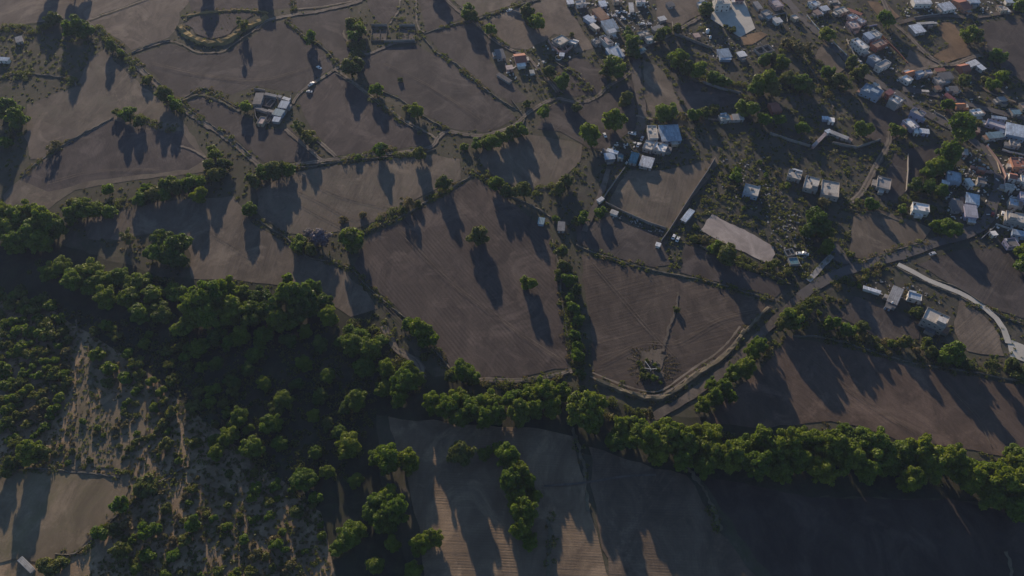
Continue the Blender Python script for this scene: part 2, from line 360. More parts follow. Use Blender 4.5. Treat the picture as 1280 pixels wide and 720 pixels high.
sheet('lot', [(889,268),(930,288),(966,308),(968,318),(961,331),(918,310),(875,289)], 'pale_lot', amp=0.5, step=3.0)
BARE = [f[1] for f in FIELDS]+[[(885,268),(905,274),(930,283),(954,296),(970,310),(966,331),(935,317),(903,300),(872,288)],[(886,24),(890,0),(932,0),(946,36),(925,49),(900,33)]]
sheet('pavement', [(888,24),(893,3),(930,0),(944,36),(925,47),(915,41),(902,33)], 'concrete', amp=0.0)
sheet('pavement', [(1039,303),(1048,306),(1053,313),(1064,318),(1066,330),(1051,331),(1038,322)], 'asphalt', amp=0.3)
sheet('pavement', [(1258,424),(1266,426),(1290,436),(1290,456),(1262,446)], 'concrete', amp=0.0)
sheet('terrain', [(96,400),(102,425),(112,447),(118,452),(114,475),(108,500),(110,525),(140,500),(180,498),(180,540),(160,590),(80,585),(95,540),(98,515),(102,480),(104,455),(97,430),(92,402)], 'beige', amp=1.5)
sheet('terrain', [(803,441),(812,434),(826,437),(832,448),(828,462),(832,470),(822,474),(804,474),(797,462),(800,452)], 'tan2', amp=1.6, step=2.0)
sheet('pond', [(240,22),(300,16),(318,18),(300,30),(285,44),(265,50),(246,42),(233,30)], 'grey')

TRACKS = [
 ('path', 3.4, 'dirt', [(108,27),(128,42),(145,58),(160,72),(178,90),(197,106),(212,120),(228,136),(245,148),(268,163),(290,178),(310,195),(325,207)]),
 ('path', 3.2, 'dirt', [(325,207),(367,206),(420,199),(460,195),(515,189),(540,183),(548,172),(560,165),(585,169),(607,169),(640,158),(662,140),(692,124),(722,128),(745,122),(760,108),(780,97),(795,84)]),
 ('path', 2.2, 'dirt', [(420,88),(440,102),(467,122),(500,147),(527,162),(545,173)]),
 ('path', 2.6, 'dirt', [(366,130),(375,117),(390,106),(417,88),(427,82),(445,70),(460,68),(480,60),(495,54),(520,53)]),
 ('path', 2.0, 'dirt', [(442,70),(441,60),(431,47),(430,38)]),
 ('path', 3.4, 'dirt', [(320,37),(335,26),(365,19),(395,15),(440,5),(455,-2),(480,-20)]),
 ('path', 1.8, 'dirt', [(367,12),(400,9),(445,1)]),
 ('path', 1.6, 'dirt', [(165,67),(190,58),(213,52),(228,56),(245,65),(262,66),(280,64),(300,50),(320,37)]),
 ('path', 1.8, 'dirt', [(500,-5),(499,12),(487,30)]),
 ('path', 1.8, 'dirt', [(520,-5),(522,32),(530,41)]),
 ('path', 1.6, 'dirt', [(107,27),(140,15),(182,0),(200,-8)]),
 ('path', 1.6, 'dirt', [(0,35),(55,27),(107,27)]),
 ('path', 3.0, 'dirt', [(552,-5),(582,22),(595,30),(620,52),(646,66),(660,72),(670,83),(688,104),(697,116)]),
 ('path', 2.6, 'dirt', [(357,162),(380,182),(402,200)]),
 ('path', 2.6, 'dirt', [(382,164),(402,180),(420,196)]),
 ('path', 1.8, 'dirt', [(225,183),(240,187),(257,197)]),
 ('road', 6.0, 'dirtdark', [(790,60),(795,75),(796,100),(800,125),(803,150),(796,172)]),
 ('road', 3.4, 'dirt', [(800,60),(820,52),(835,45),(875,22),(888,14)]),
 ('path', 2.4, 'dirt', [(795,145),(815,149),(840,147),(860,143),(890,150),(930,150)]),
 ('road', 6.5, 'asphalt', [(968,-15),(984,2),(1000,20),(1015,35),(1030,48),(1045,60),(1060,75),(1075,90),(1090,100),(1105,108),(1120,117),(1135,128),(1150,138),(1165,146),(1180,154),(1200,166),(1215,176),(1232,190),(1245,208),(1249,222),(1246,240),(1240,259),(1232,277),(1220,286),(1200,295),(1180,301),(1155,308),(1125,319),(1100,326),(1075,333),(1055,340),(1035,349),(1015,360),(1000,372)]),
 ('road', 4.6, 'dirtdark', [(1000,372),(985,386),(970,400),(950,420),(930,440),(905,464),(880,482),(855,500),(835,512),(815,524),(800,545)]),
 ('road', 4.0, 'dirt', [(1100,-8),(1112,20),(1120,32),(1135,45),(1160,70),(1178,80),(1192,81),(1215,72),(1225,70)]),
 ('road', 3.0, 'dirt', [(1128,92),(1145,88),(1165,84),(1190,81)]),
 ('road', 4.0, 'dirtdark', [(1120,30),(1140,25),(1172,20),(1215,22),(1250,17),(1300,8)]),
 ('road', 5.0, 'asphalt', [(1128,112),(1150,115),(1180,122),(1207,130),(1230,136),(1260,144),(1300,152)]),
 ('path', 4.0, 'dirt', [(1112,165),(1110,180),(1095,207),(1080,235),(1070,247),(1060,254)]),
 ('path', 4.2, 'concrete', [(1122,331),(1140,340),(1160,351),(1180,359),(1200,367),(1215,375),(1232,387),(1245,399),(1254,412),(1260,430)]),
 ('path', 3.0, 'r_grey', [(1040,320),(1028,332),(1019,342),(1010,352)]),
 ('path', 1.3, 'tan2', [(846,366),(847,376),(843,392),(836,410),(832,425),(828,440)]),
 ('path', 2.6, 'dirt', [(715,464),(680,472),(640,476),(607,475),(585,478)]),
 ('path', 4.0, 'dirt', [(479,408),(488,425),(496,438),(518,450),(526,462),(527,472)]),
 ('path', 1.5, 'bank', [(716,535),(722,555),(730,585),(732,612),(736,640)]),
 ('path', 1.0, 'dirtdark', [(680,608),(730,604),(780,596),(820,594)]),
 ('path', 1.8, 'bank', [(858,582),(872,602),(884,620),(893,642),(902,664)]),
 ('path', 1.6, 'bank', [(684,650),(688,668),(686,695),(685,740)]),
 ('path', 1.2, 'bank', [(1256,690),(1262,705),(1265,730)]),
 ('path', 2.4, 'dirt', [(1270,128),(1240,118),(1225,108)]),
 ('path', 3.4, 'dirtdark', [(760,212),(752,240),(742,262),(730,290)]),
]
def ruts(px, off, width, m):
    z = nextz(); mb = MB()
    c = catmull([G(*p) for p in px], 2.5)
    for s_ in (-1, 1):
        vs = []; fs = []; ph = rng.uniform(0, 9)
        for i, p in enumerate(c):
            d = (c[min(i+1, len(c)-1)]-c[max(i-1, 0)]); d.z = 0; d.normalize(); nn = Vector((-d.y, d.x, 0))
            o = s_*off+0.25*math.sin(i*0.21+ph); w_ = width/2*rng.uniform(.45, 1.35)
            vs += [(p.x+nn.x*(o+w_), p.y+nn.y*(o+w_), z), (p.x+nn.x*(o-w_), p.y+nn.y*(o-w_), z)]
            if i: fs.append((2*i-2, 2*i-1, 2*i+1, 2*i))
        mb.add(vs, fs)
    tag(mb.build('path', M[m]), kind='structure')
for nm, wd, m, p in TRACKS:
    if m == 'concrete': ribbon(nm, p, wd*.78, m, jit=.06); continue
    if m == 'dirt':
        if wd >= 2.6: ribbon(nm, p, wd*.95, 'dirtdark', jit=.5, step=2.0); ruts(p, wd*.25, wd*.3, 'dirt')
        else: ribbon(nm, p, wd*.7, 'dirt', jit=.6, step=2.0)
    elif m in ('bank', 'tan2'): ribbon(nm, p, wd, m, jit=.9, step=1.5)
    else: ribbon(nm, p, wd, m, jit=.2)
for p in ([(340,236),(380,258),(430,284),(450,290)],[(350,228),(400,252),(440,272),(480,272)],[(372,220),(430,246),(500,262)],[(478,380),(520,420),(560,452)],[(500,290),(560,350),(640,410),(700,450)],[(740,330),(800,400),(846,450)],
          [(750,455),(800,430),(846,428),(900,400),(950,388)],[(215,262),(280,300),(330,330)],[(60,230),(120,215),(200,212)],[(190,80),(260,95),(330,100),(400,80)],[(480,80),(540,110),(600,150)],[(1000,440),(1080,500),(1150,545)],[(1180,480),(1220,520),(1240,556)]):
    ruts(p, .8, .3, 'tan2')
BT = [(930,411),(918,428),(908,439),(895,450),(880,459),(855,476),(838,488),(820,494),(790,488),(762,478),(742,470)]
ruts([(x-3, y-1) for x, y in BT], 1.2, 1.0, 'dirt')

# ------------------------------------------------------------------ walls and banks
SCRUB_LINES = []
def hedge(px, dens=1.6, wd=3.0, tall=2.4): SCRUB_LINES.append((catmull([G(*p) for p in px], 2.5), dens, wd, tall))
def wall(px, label, w0=1.1, h=0.75, m='stone', name='stone_wall', cat='stone wall', jit=0.7, scrub=2.3, soft=True, step=2.5, top=0.5):
    c = catmull([G(*p) for p in px], step) if soft else [G(*p) for p in px]
    mb = MB(); n = len(c); prof = []
    for i, p in enumerate(c):
        d = (c[min(i+1, n-1)]-c[max(i-1, 0)]); d.z = 0; d.normalize(); nn = Vector((-d.y, d.x, 0))
        hh = h*(1+rng.uniform(-jit, jit)*0.7); ww = w0*(1+rng.uniform(-jit, jit)*0.5)/2; o = nn*rng.uniform(-jit, jit)*0.3
        q = [p+o+nn*ww, p+o+nn*ww*top, p+o-nn*ww*top, p+o-nn*ww]
        prof += [(q[0].x,q[0].y,-0.1),(q[1].x,q[1].y,hh),(q[2].x,q[2].y,hh*(1+rng.uniform(-jit,jit)*0.3)),(q[3].x,q[3].y,-0.1)]
    org = c[n//2]
    fs = []
    for i in range(n-1):
        a = 4*i; b = a+4
        fs += [(a,b,b+1,a+1),(a+1,b+1,b+2,a+2),(a+2,b+2,b+3,a+3)]
    fs += [(0,1,2,3),(4*n-1,4*n-2,4*n-3,4*n-4)]
    vs = [(x-org.x, y-org.y, z) for x, y, z in prof]
    o = link_mesh(name, mesh_from(name, vs, fs, M[m])); o.location = (org.x, org.y, 0)
    tag(o, label, cat, {'stone_wall':'dry stone field walls','earth_bank':'earth banks between the fields','boundary_wall':'block walls round the yards'}.get(name))
    if scrub: SCRUB_LINES.append((c, scrub, w0, 1.0))
    return o
SW = [
 ([(165,66),(190,56),(213,50)], 'low stone wall between the brown and mauve fields at upper left'),
 ([(133,42),(150,59),(166,74),(185,92),(205,110),(232,134)], 'stone wall lining upper half of the long diagonal track'),
 ([(232,134),(250,147),(272,162),(295,178),(314,195)], 'stone wall lining lower half of the long diagonal track'),
 ([(225,127),(252,111),(275,122),(295,135)], 'peaked stone wall above the small field left of the farm compound'),
 ([(357,25),(380,45),(395,53),(412,68),(424,84)], 'stone wall crossing down to the farm track junction'),
 ([(367,-4),(367,17)], 'short upright stone wall at top edge above the track'),
 ([(462,108),(480,116),(498,123),(532,147),(560,163)], 'stone wall with rounded trees on the right of the sloping track'),
 ([(420,92),(442,106),(468,126),(500,150),(528,166)], 'stone wall along left side of the sloping track'),
 ([(530,42),(570,30),(592,26),(640,9),(675,0)], 'stone wall rising right to top of the frame'),
 ([(528,46),(545,65),(570,80),(583,93),(608,113),(636,132),(652,140)], 'long stone wall between two dark fields at top centre'),
 ([(575,10),(597,28),(622,50),(640,63),(655,68)], 'stone wall beside the track towards the red tiled house'),
 ([(672,86),(690,105),(705,118)], 'short stone wall right of the red tiled farmhouse'),
 ([(0,97),(25,92),(62,95),(90,100),(96,108)], 'curved stone wall at far left below the shaded hollow'),
 ([(142,147),(122,158),(100,170),(82,180),(45,205),(28,222)], 'stone wall slanting down through the left fields'),
 ([(356,209),(385,209),(420,203),(460,199),(515,193),(545,187)], 'stone wall below the middle cross track'),
 ([(320,274),(333,282),(345,290),(362,301),(382,320),(400,326),(420,329)], 'stone wall curving under the purple tree'),
 ([(420,329),(440,337),(455,355),(473,371),(490,385),(507,398)], 'stone wall down left side of the furrowed central field'),
 ([(455,292),(480,281),(497,274),(532,253),(570,232),(595,216)], 'stone wall up left side to the central field peak'),
 ([(595,216),(615,228),(640,246),(665,257),(688,272)], 'stone wall down right side from the central field peak'),
 ([(540,435),(550,446),(558,456),(570,470)], 'short stone wall at lower left corner of the central field'),
 ([(607,478),(640,479),(680,475),(712,466)], 'stone wall along bottom of the central field'),
 ([(720,307),(740,315),(780,328),(815,338)], 'stone wall at top of the walled field right of centre'),
 ([(815,338),(850,345),(885,352),(930,365),(968,377)], 'stone wall running right to the village road bend'),
 ([(690,300),(698,330),(702,370),(708,410),(716,455)], 'stone wall beside the upright tree row'),
 ([(875,307),(890,316),(915,325),(940,335),(965,345),(988,356)], 'stone wall below the pale dirt lot'),
 ([(990,420),(1025,422),(1060,430),(1100,443),(1150,456),(1200,463),(1250,472),(1300,480)], 'long stone wall above the shadow striped field at right'),
 ([(-20,586),(50,586),(90,590),(130,594),(150,598)], 'thin stone wall on top of the beige field at lower left'),
 ([(232,584),(215,593),(200,602),(187,613)], 'short dark stone wall among scrub at lower left'),
 ([(176,621),(160,634),(142,649),(120,670),(94,692),(70,692)], 'dark stone wall down right side of the beige field'),
 ([(1118,333),(1140,345),(1165,357),(1200,372),(1222,386)], 'stone wall on lower side of the white concrete path'),
 ([(1170,350),(1200,362),(1225,378),(1250,395),(1300,412)], 'stone wall on upper side of the white concrete path'),
 ([(1065,330),(1095,322),(1120,313),(1160,302)], 'stone wall on upper side of the shaded road'),
 ([(1060,262),(1075,265),(1095,266),(1120,275),(1128,278)], 'stone wall above the small brown field by the road'),
 ([(640,126),(655,148),(650,160)], 'short stone wall by tree clump at middle cross track'),
 ([(690,70),(700,82),(722,95),(740,118)], 'stone wall under the courtyard farmhouse'),
 ([(1214,22),(1222,40),(1236,66),(1250,86),(1280,108),(1320,130)], 'stone wall along left edge of the far right mauve field'),
 ([(862,98),(880,104),(905,110),(930,122),(945,130)], 'stone wall through village plots above the walled orchard'),
 ([(1000,60),(1012,85),(1030,115),(1042,135)], 'stone wall down through scrub plot left of the main road'),
 ([(1110,188),(1130,193),(1136,200)], 'short stone wall by the bend of the dirt lane'),
]
for p, l in SW: wall(p, l)
BK = [
 ([(930,415),(918,432),(908,443),(895,454),(880,463),(855,481),(838,493),(820,499),(790,493),(762,482),(745,476)], 'long pale earth bank curving below the walled field', 3.0, 1.3),
 ([(960,385),(946,400),(932,415)], 'short earth bank rising to the road bend', 2.4, 1.1),
 ([(225,34),(232,42),(242,49),(262,55),(280,53),(292,47),(303,38),(322,29),(334,22)], 'ochre grass dam bank round the dry pond', 6.0, 2.2),
 ([(234,21),(250,17),(280,14),(310,13),(335,17)], 'low ochre bank on upper side of the dry pond', 2.6, 1.0),
 ([(225,128),(250,119),(275,127),(300,140)], 'stepped earth bank inside small dark field left of compound', 2.4, 0.7),
]
for p, l, a, b in BK:
    wall(p, l, a, b, 'ochre' if 'ochre' in l else 'bank', 'earth_bank', 'earth bank', 0.6, 0.8)
BW = [
 ([(318,113),(332,115)], 'short block wall at upper left corner of the left farm compound', 'blockwall'),
 ([(364,122),(362,133),(357,143)], 'block wall on right side of the left farm compound', 'blockwall'),
 ([(319,136),(320,147),(325,156)], 'block wall round lower yard of the left farm compound', 'blockwall'),
 ([(685,52),(690,60),(700,68)], 'block wall on left of the courtyard farmhouse', 'w_pink'),
 ([(722,54),(712,62),(705,68)], 'block wall on right of the courtyard farmhouse', 'w_pink'),
 ([(499,33),(519,33)], 'roofless ruin wall, upper side, at top centre', 'blockwall'),
 ([(480,53),(497,53),(519,52)], 'ruin wall, lower side, at top centre', 'blockwall'),
 ([(464,33),(484,33)], 'ruin wall next to the big tree at top centre', 'blockwall'),
 ([(893,200),(883,217),(870,236),(852,264),(837,288),(826,303)], 'long straight block wall right of the orange earth strip', 'blockwall'),
 ([(781,211),(770,226),(760,240),(751,254)], 'straight block wall below the zinc roofed house cluster', 'blockwall'),
 ([(757,255),(780,267),(810,280),(832,287)], 'block wall along bottom of the tan walled yard', 'blockwall'),
 ([(1008,20),(1016,30),(1024,39)], 'pale kerb wall on left side of the village road', 'w_white'),
 ([(1040,52),(1049,62),(1058,70)], 'pale kerb wall left of the road facing the long white house', 'w_white'),
 ([(1058,50),(1061,58),(1068,70),(1078,82),(1090,93)], 'pale garden wall right of the road facing the long white house', 'w_grey'),
 ([(1167,141),(1180,148),(1186,155)], 'pale road wall beside the big round village tree', 'w_grey'),
 ([(1232,184),(1243,198),(1252,212),(1256,222),(1253,238)], 'curved pinkish wall on outside of the village road bend', 'w_pink'),
 ([(1235,188),(1246,204),(1250,218)], 'thin tan wall inside the village road bend', 'w_tan'),
 ([(1212,210),(1225,214),(1241,218)], 'pinkish block wall left of the village road bend', 'w_pink'),
 ([(1252,188),(1262,191),(1282,195)], 'long white wall above the orange terraced house', 'w_white'),
 ([(1244,281),(1256,285),(1270,290),(1290,294)], 'bright white wall by the road junction at right', 'w_white'),
 ([(1226,299),(1234,292),(1243,284)], 'stepped pale wall on the road corner at right', 'w_grey'),
 ([(1080,35),(1096,32)], 'lilac wall behind the pale blue roofed house', 'w_lilac'),
 ([(1102,46),(1112,56),(1122,66),(1134,80)], 'brick wall along right side of the roadside house row', 'w_brick'),
 ([(1134,195),(1134,215),(1132,240)], 'grey upright block wall in the shaded paddock', 'blockwall'),
 ([(1180,136),(1186,140),(1191,146)], 'orange painted wall above the big round village tree', 'w_orange'),
 ([(1142,23),(1160,20),(1172,19)], 'pale wall on lower side of the top right lane', 'w_grey'),
 ([(960,22),(982,17),(984,28)], 'grey yard wall beside the top of the village road', 'w_grey'),
 ([(878,104),(900,112),(926,118)], 'low block wall among trees above the orchard plot', 'blockwall'),
 ([(770,24),(780,36),(790,44)], 'grey yard wall beside the parked cars plot', 'blockwall'),
 ([(840,30),(843,44),(860,50),(890,62)], 'block wall below the pale dirt lane at top', 'blockwall'),
 ([(640,15),(655,20),(666,14)], 'low block wall near the top left end of village', 'blockwall'),
 ([(962,168),(985,176),(1012,184)], 'block wall in the shaded plots under the red roof', 'blockwall'),
 ([(1040,180),(1070,186),(1100,176)], 'pale block wall crossing the shaded plots to the lane', 'blockwall'),
]
for p, l, m in BW: wall(p, l, 0.3, 2.1 if m in ('blockwall','w_pink') else 1.3, m, 'boundary_wall', 'wall', 0.05, 0.35, soft=False, top=1.0)

for a in [([(0,272),(60,285),(110,264),(180,250),(215,236),(262,222),(300,222),(335,214),(362,212)],2.2,5),([(118,32),(150,66),(185,100),(205,122),(232,140)],1.6,2.5),([(556,188),(580,184),(610,178),(640,166),(662,158)],2.4,6),
 ([(430,200),(480,190),(525,194)],1.2,2),([(800,152),(832,146),(870,146),(935,144),(960,140)],2.0,5),([(840,74),(875,90),(910,108),(960,110),(1010,112),(1060,100)],2.0,7),([(955,80),(985,60),(1035,90),(1070,95)],1.4,6),
 ([(965,440),(985,408),(1010,380),(1040,360),(1075,345),(1110,332)],2.2,3),([(1010,412),(1060,416),(1110,434),(1160,446),(1240,462),(1290,472)],2.2,4),([(698,305),(708,350),(716,400),(722,470)],2.4,5),([(880,505),(905,488),(935,462),(955,440)],2.0,5),
 ([(480,380),(495,392),(510,402)],2.2,3),([(0,35),(60,40),(110,45)],2.2,6),([(20,95),(60,98),(95,104)],2.0,4),([(0,150),(20,170),(8,215)],2.2,6),([(150,148),(180,152),(222,162)],1.8,4),([(725,215),(700,235),(660,240)],2.0,5),
 ([(455,290),(500,262),(535,250),(560,235)],1.6,3),([(600,218),(630,236),(665,256)],1.8,4),([(660,20),(690,0)],1.5,3),([(870,300),(905,318),(950,338),(985,350)],1.8,4),([(1130,255),(1180,235),(1195,205)],2.2,8),([(1060,255),(1100,262),(1130,275)],1.8,3),
 ([(690,90),(702,104),(740,112)],1.6,4),([(1240,96),(1252,92),(1270,110)],1.4,3),([(1190,445),(1160,430),(1120,420)],1.4,4),([(440,30),(447,80),(450,45)],2.0,5),([(470,112),(520,138),(545,152)],1.4,2),([(375,163),(400,180)],1.8,2.5),
 ([(375,308),(400,318),(440,305)],2.0,4),([(40,335),(110,345),(180,355),(240,365)],2.4,8),([(560,478),(620,492),(700,490),(760,512),(830,540),(900,555)],2.6,9),([(900,560),(1000,560),(1100,575),(1200,595),(1290,620)],2.6,12),([(495,400),(515,425),(545,450)],1.2,5),([(430,410),(470,430),(500,470),(540,490)],2.6,12),([(716,535),(724,560),(732,600)],.8,1.2),([(858,582),(880,612),(902,664)],.9,1.4),([(684,640),(690,680),(686,730)],.8,1.5)]:
    hedge(*a)
# ------------------------------------------------------------------ houses
def unitwin():
    mb = MB(); t = 0.09
    mb.box(-0.6,-0.6+t,-0.05,0.03,0,1.1); mb.box(0.6-t,0.6,-0.05,0.03,0,1.1); mb.box(-0.6+t,0.6-t,-0.05,0.03,0,t); mb.box(-0.6+t,0.6-t,-0.05,0.03,1.1-t,1.1); mb.box(-0.03,0.03,-0.045,0.02,t,1.1-t)
    f = mesh_from('window', mb.v, mb.f, M['frame'])
    mb = MB(); mb.box(-0.5,0.5,-0.02,0.02,0.1,1.0)
    return f, mesh_from('pane', mb.v, mb.f, M['glass'])
WINM, PANEM = unitwin()
mb = MB(); mb.box(-0.5,0.5,-0.06,0.02,0.02,2.1); DOORM = mesh_from('door', mb.v, mb.f, M['door'])
mb = MB(); mb.box(0.3,0.38,-0.11,-0.06,1.0,1.12); HANDM = mesh_from('handle', mb.v, mb.f, M['frame'])
def add_win(t, x, y, z, rz, door=False):
    if door:
        d = link_mesh('door', DOORM, t); d.location = (x, y, z); d.rotation_euler = (0, 0, rz)
        h = link_mesh('handle', HANDM, d)
    else:
        f = link_mesh('window', WINM, t); f.location = (x, y, z); f.rotation_euler = (0, 0, rz)
        p = link_mesh('pane', PANEM, f)
TANKM = None
def tank(loc, label, m='black', s=1.0):
    global TANKM
    key = 'tank_'+m
    if key not in bpy.data.meshes:
        mb = MB(); prof = [(0.0,0),(0.55,0),(0.58,0.1),(0.58,1.0),(0.5,1.2),(0.25,1.35),(0.2,1.45),(0,1.45)]
        n = 14
        for a, b in zip(prof[:-1], prof[1:]):
            vs = []
            for r, z in (a, b):
                for i in range(n):
                    t = 2*math.pi*i/n; vs.append((r*math.cos(t), r*math.sin(t), z))
            mb.add(vs, [(i, (i+1) % n, n+(i+1) % n, n+i) for i in range(n)])
        me = mesh_from(key, mb.v, mb.f, M[m], True)
    o = link_mesh('water_tank', bpy.data.meshes[key]); o.location = loc; o.scale = (s, s, s)
    return tag(o, label, 'water tank')
def house(c3, h, wm, rm, style, label, name='house', cat='house', extra=()):
    A, B, C = [G(x, y, h) for x, y in c3]
    u = B-A; L = u.length; u.normalize(); v = Vector((-u.y, u.x, 0)); dd = (C-B).dot(v)
    D = abs(dd); sv = 1 if dd > 0 else -1
    cen = A+u*(L/2)+v*(dd/2); ang = math.atan2(u.y, u.x)
    L = max(L, 1.6); D = max(D, 1.6)
    t = empty(name, (cen.x, cen.y, 0), ang); tag(t, label, cat, 'village buildings')
    hx, hy = L/2, D/2
    W = M[wm]; Rf = M[rm]
    # which local side faces the camera / is low
    towards = Vector((0, -1, 0)); loc = Vector((towards.dot(u), towards.dot(v)))
    if style in ('flat', 'room', 'bare'):
        mb = MB(); mb.box(-hx, hx, -hy, hy, -0.1, h-0.2); mb.build('wall', W, t)
        mb = MB(); e = 0.18; mb.box(-hx-e, hx+e, -hy-e, hy+e, h-0.2, h)
        rf = mb.build('roof', Rf, t)
        if style != 'bare' and min(hx, hy) > 1.6:
            mb = MB(); q = 0.16; a = hx+e-0.03; b = hy+e-0.03; z0, z1 = h-0.01, h+0.45
            mb.box(-a, a, -b, -b+q, z0, z1); mb.box(-a, a, b-q, b, z0, z1); mb.box(-a, -a+q, -b+q, b-q, z0, z1); mb.box(a-q, a, -b+q, b-q, z0, z1)
            mb.build('parapet', W, rf)
        if style == 'room' or (style == 'flat' and hx*hy > 22 and rng.random() < 0.4):
            sx = rng.choice((-1, 1)); mb = MB(); rx, ry = hx*0.35, hy*0.4; cx, cy = sx*hx*0.5, hy*0.35*rng.choice((-1, 1))
            mb.box(cx-rx, cx+rx, cy-ry, cy+ry, h, h+2.1); rr = mb.build('rooftop_room', W, t)
            mb = MB(); mb.box(cx-rx-.15, cx+rx+.15, cy-ry-.15, cy+ry+.15, h+2.1, h+2.25); mb.build('room_roof', Rf, rr)
        if style == 'flat' and min(hx, hy) > 2.4:
            for k in range(rng.randint(2, 4)):
                mb = MB(); x, y = rng.uniform(-hx*.8, hx*.8), rng.uniform(-hy*.8, hy*.8); a, b = rng.uniform(.3, .9), rng.uniform(.3, .9)
                mb.box(x-a, x+a, y-b, y+b, h-0.02, h+rng.uniform(.15, .7))
                mb.build('skylight', M[rng.choice(['w_grey', 'r_dark', 'w_white'])], rf)
    elif style == 'sheet':
        # mono pitch falling to the camera side
        dz = min(0.9, D*0.09); s = -1 if loc.y < 0 else 1   # low side sign in local y
        lo, hi = h-dz*0.5, h+dz*0.5
        za, zb = (lo, hi) if s < 0 else (hi, lo)
        mb = MB(); mb.box(-hx+.1, hx-.1, -hy+.1, hy-.1, -0.1, za-0.08, z1b=zb-0.08); mb.build('wall', W, t)
        nr = max(4, int(L/0.8)); vs = []; fs = []; e = 0.3
        for i in range(nr*2+1):
            x = -hx-e+(2*hx+2*e)*i/(nr*2); zz = 0.05 if i % 2 else 0.0
            vs += [(x, -hy-e, za+zz), (x, hy+e, zb+zz), (x, -hy-e, za+zz-0.06), (x, hy+e, zb+zz-0.06)]
            if i:
                a = 4*i-4; b = 4*i
                fs += [(a, b, b+1, a+1), (a+2, a+3, b+3, b+2), (a, a+2, b+2, b), (a+1, b+1, b+3, a+3)]
        o = link_mesh('roof', mesh_from('roof', vs, fs, Rf), t)
    elif style == 'tile':
        rz = min(1.8, D*0.22)
        mb = MB(); mb.box(-hx, hx, -hy, hy, -0.1, h); 
        mb.add([(-hx,-hy,h),(-hx,hy,h),(-hx,0,h+rz*.95)], [(0,2,1)]); mb.add([(hx,-hy,h),(hx,hy,h),(hx,0,h+rz*.95)], [(0,1,2)])
        mb.build('wall', W, t)
        vs = []; fs = []; e = 0.35; nr = max(4, int(L/0.7)); k = rz/hy
        for i in range(nr*2+1):
            x = -hx-e+(2*hx+2*e)*i/(nr*2); zz = 0.07 if i % 2 else 0.0
            yy = hy+e
            vs += [(x,-yy,h-e*k+zz+.05),(x,0,h+rz+zz+.05),(x,yy,h-e*k+zz+.05)]
            if i:
                a = 3*i-3; b = 3*i; fs += [(a,b,b+1,a+1),(a+1,b+1,b+2,a+2)]
        rf = link_mesh('roof', mesh_from('roof', vs, fs, Rf), t)
        mb = MB(); mb.box(-hx-e, hx+e, -.14, .14, h+rz+.06, h+rz+.22); mb.build('ridge', Rf, rf)
    elif style == 'open':
        q = 0.22; mb = MB()
        mb.box(-hx, hx, -hy, -hy+q, -.1, h); mb.box(-hx, hx, hy-q, hy, -.1, h*0.9); mb.box(-hx, -hx+q, -hy+q, hy-q, -.1, h*.95); mb.box(hx-q, hx, -hy+q, hy-q, -.1, h)
        mb.box(hx*.1, hx*.1+q, -hy+q, hy-q, -.1, h*.85)
        mb.build('wall', W, t)
        mb = MB(); mb.box(-hx+q, hx-q, -hy+q, hy-q, 0, 0.12); mb.build('floor', Rf, t)
    elif style == 'canopy':
        mb = MB()
        for sx in (-1, 1):
            for sy in (-1, 1):
                p = MB(); p.box(sx*(hx-.2)-.07, sx*(hx-.2)+.07, sy*(hy-.2)-.07, sy*(hy-.2)+.07, -.1, h-.1); p.build('post', M['frame'], t)
        mb.box(-hx, hx, -hy, hy, h-.1, h); mb.build('roof', Rf, t)
    if style in ('flat', 'room', 'bare', 'sheet', 'tile') and h > 2.3:
        top = h-0.5 if style != 'sheet' else h-0.9
        storeys = 1 if h < 5 else 2
        faces = [((0,-1), hx, hy), ((0,1), hx, hy), ((-1,0), hy, hx), ((1,0), hy, hx)]
        best = max(faces, key=lambda f: f[0][0]*loc.x+f[0][1]*loc.y+f[1]*0.02)
        for f in faces:
            (nx, ny), half, off = f
            if f is not best and rng.random() < 0.45: continue
            rz = {(0,-1):0, (0,1):math.pi, (-1,0):-math.pi/2, (1,0):math.pi/2}[(nx, ny)]
            k = max(1, min(4, int(half*2/2.8)))
            for s in range(storeys):
                for j in range(k):
                    u_ = -half+(2*half)*(j+0.5)/k; dr = (s == 0 and f is best and j == k//2)
                    zb_ = (0.0 if dr else 1.0)+s*3.0
                    if zb_+(2.1 if dr else 1.1) > top+0.35: continue
                    offy = off-(0.1 if style == 'sheet' else 0)
                    x, y = (u_*(1 if ny < 0 else -1), ny*offy) if ny else (nx*offy, u_*(-1 if nx < 0 else 1))
                    if half > 0.7: add_win(t, x, y, zb_, rz, dr)
    if style in ('flat', 'room', 'sheet', 'tile') and L > 4.5 and h > 2.7 and rng.random() < 0.7:
        for q in range(rng.randint(1, 2)):
            sx, sy = rng.choice([(1, 0), (-1, 0), (0, 1), (0, -1)]); a = rng.uniform(1.2, 2.6); b = rng.uniform(.9, 1.6); hh = rng.uniform(1.9, 2.5)
            off = rng.uniform(-.4, .4)
            if sx: x0 = sx*(hx+b+.01); y0 = off*hy; dx, dy = b, min(a, hy*.9)
            else: y0 = sy*(hy+b+.01); x0 = off*hx; dx, dy = min(a, hx*.9), b
            mb = MB(); mb.box(x0-dx, x0+dx, y0-dy, y0+dy, -.1, hh); an = mb.build('annex', M[rng.choice(['w_grey', 'w_tan', 'blockwall', wm])], t)
            mb = MB(); mb.box(x0-dx-.15, x0+dx+.15, y0-dy-.15, y0+dy+.15, hh+.01, hh+.11); mb.build('annex_roof', M[rng.choice(['r_grey', 'r_silver', 'r_rust', 'r_dark', 'r_pale', 'r_cream'])], an)
    return t, cen, ang, hx, hy
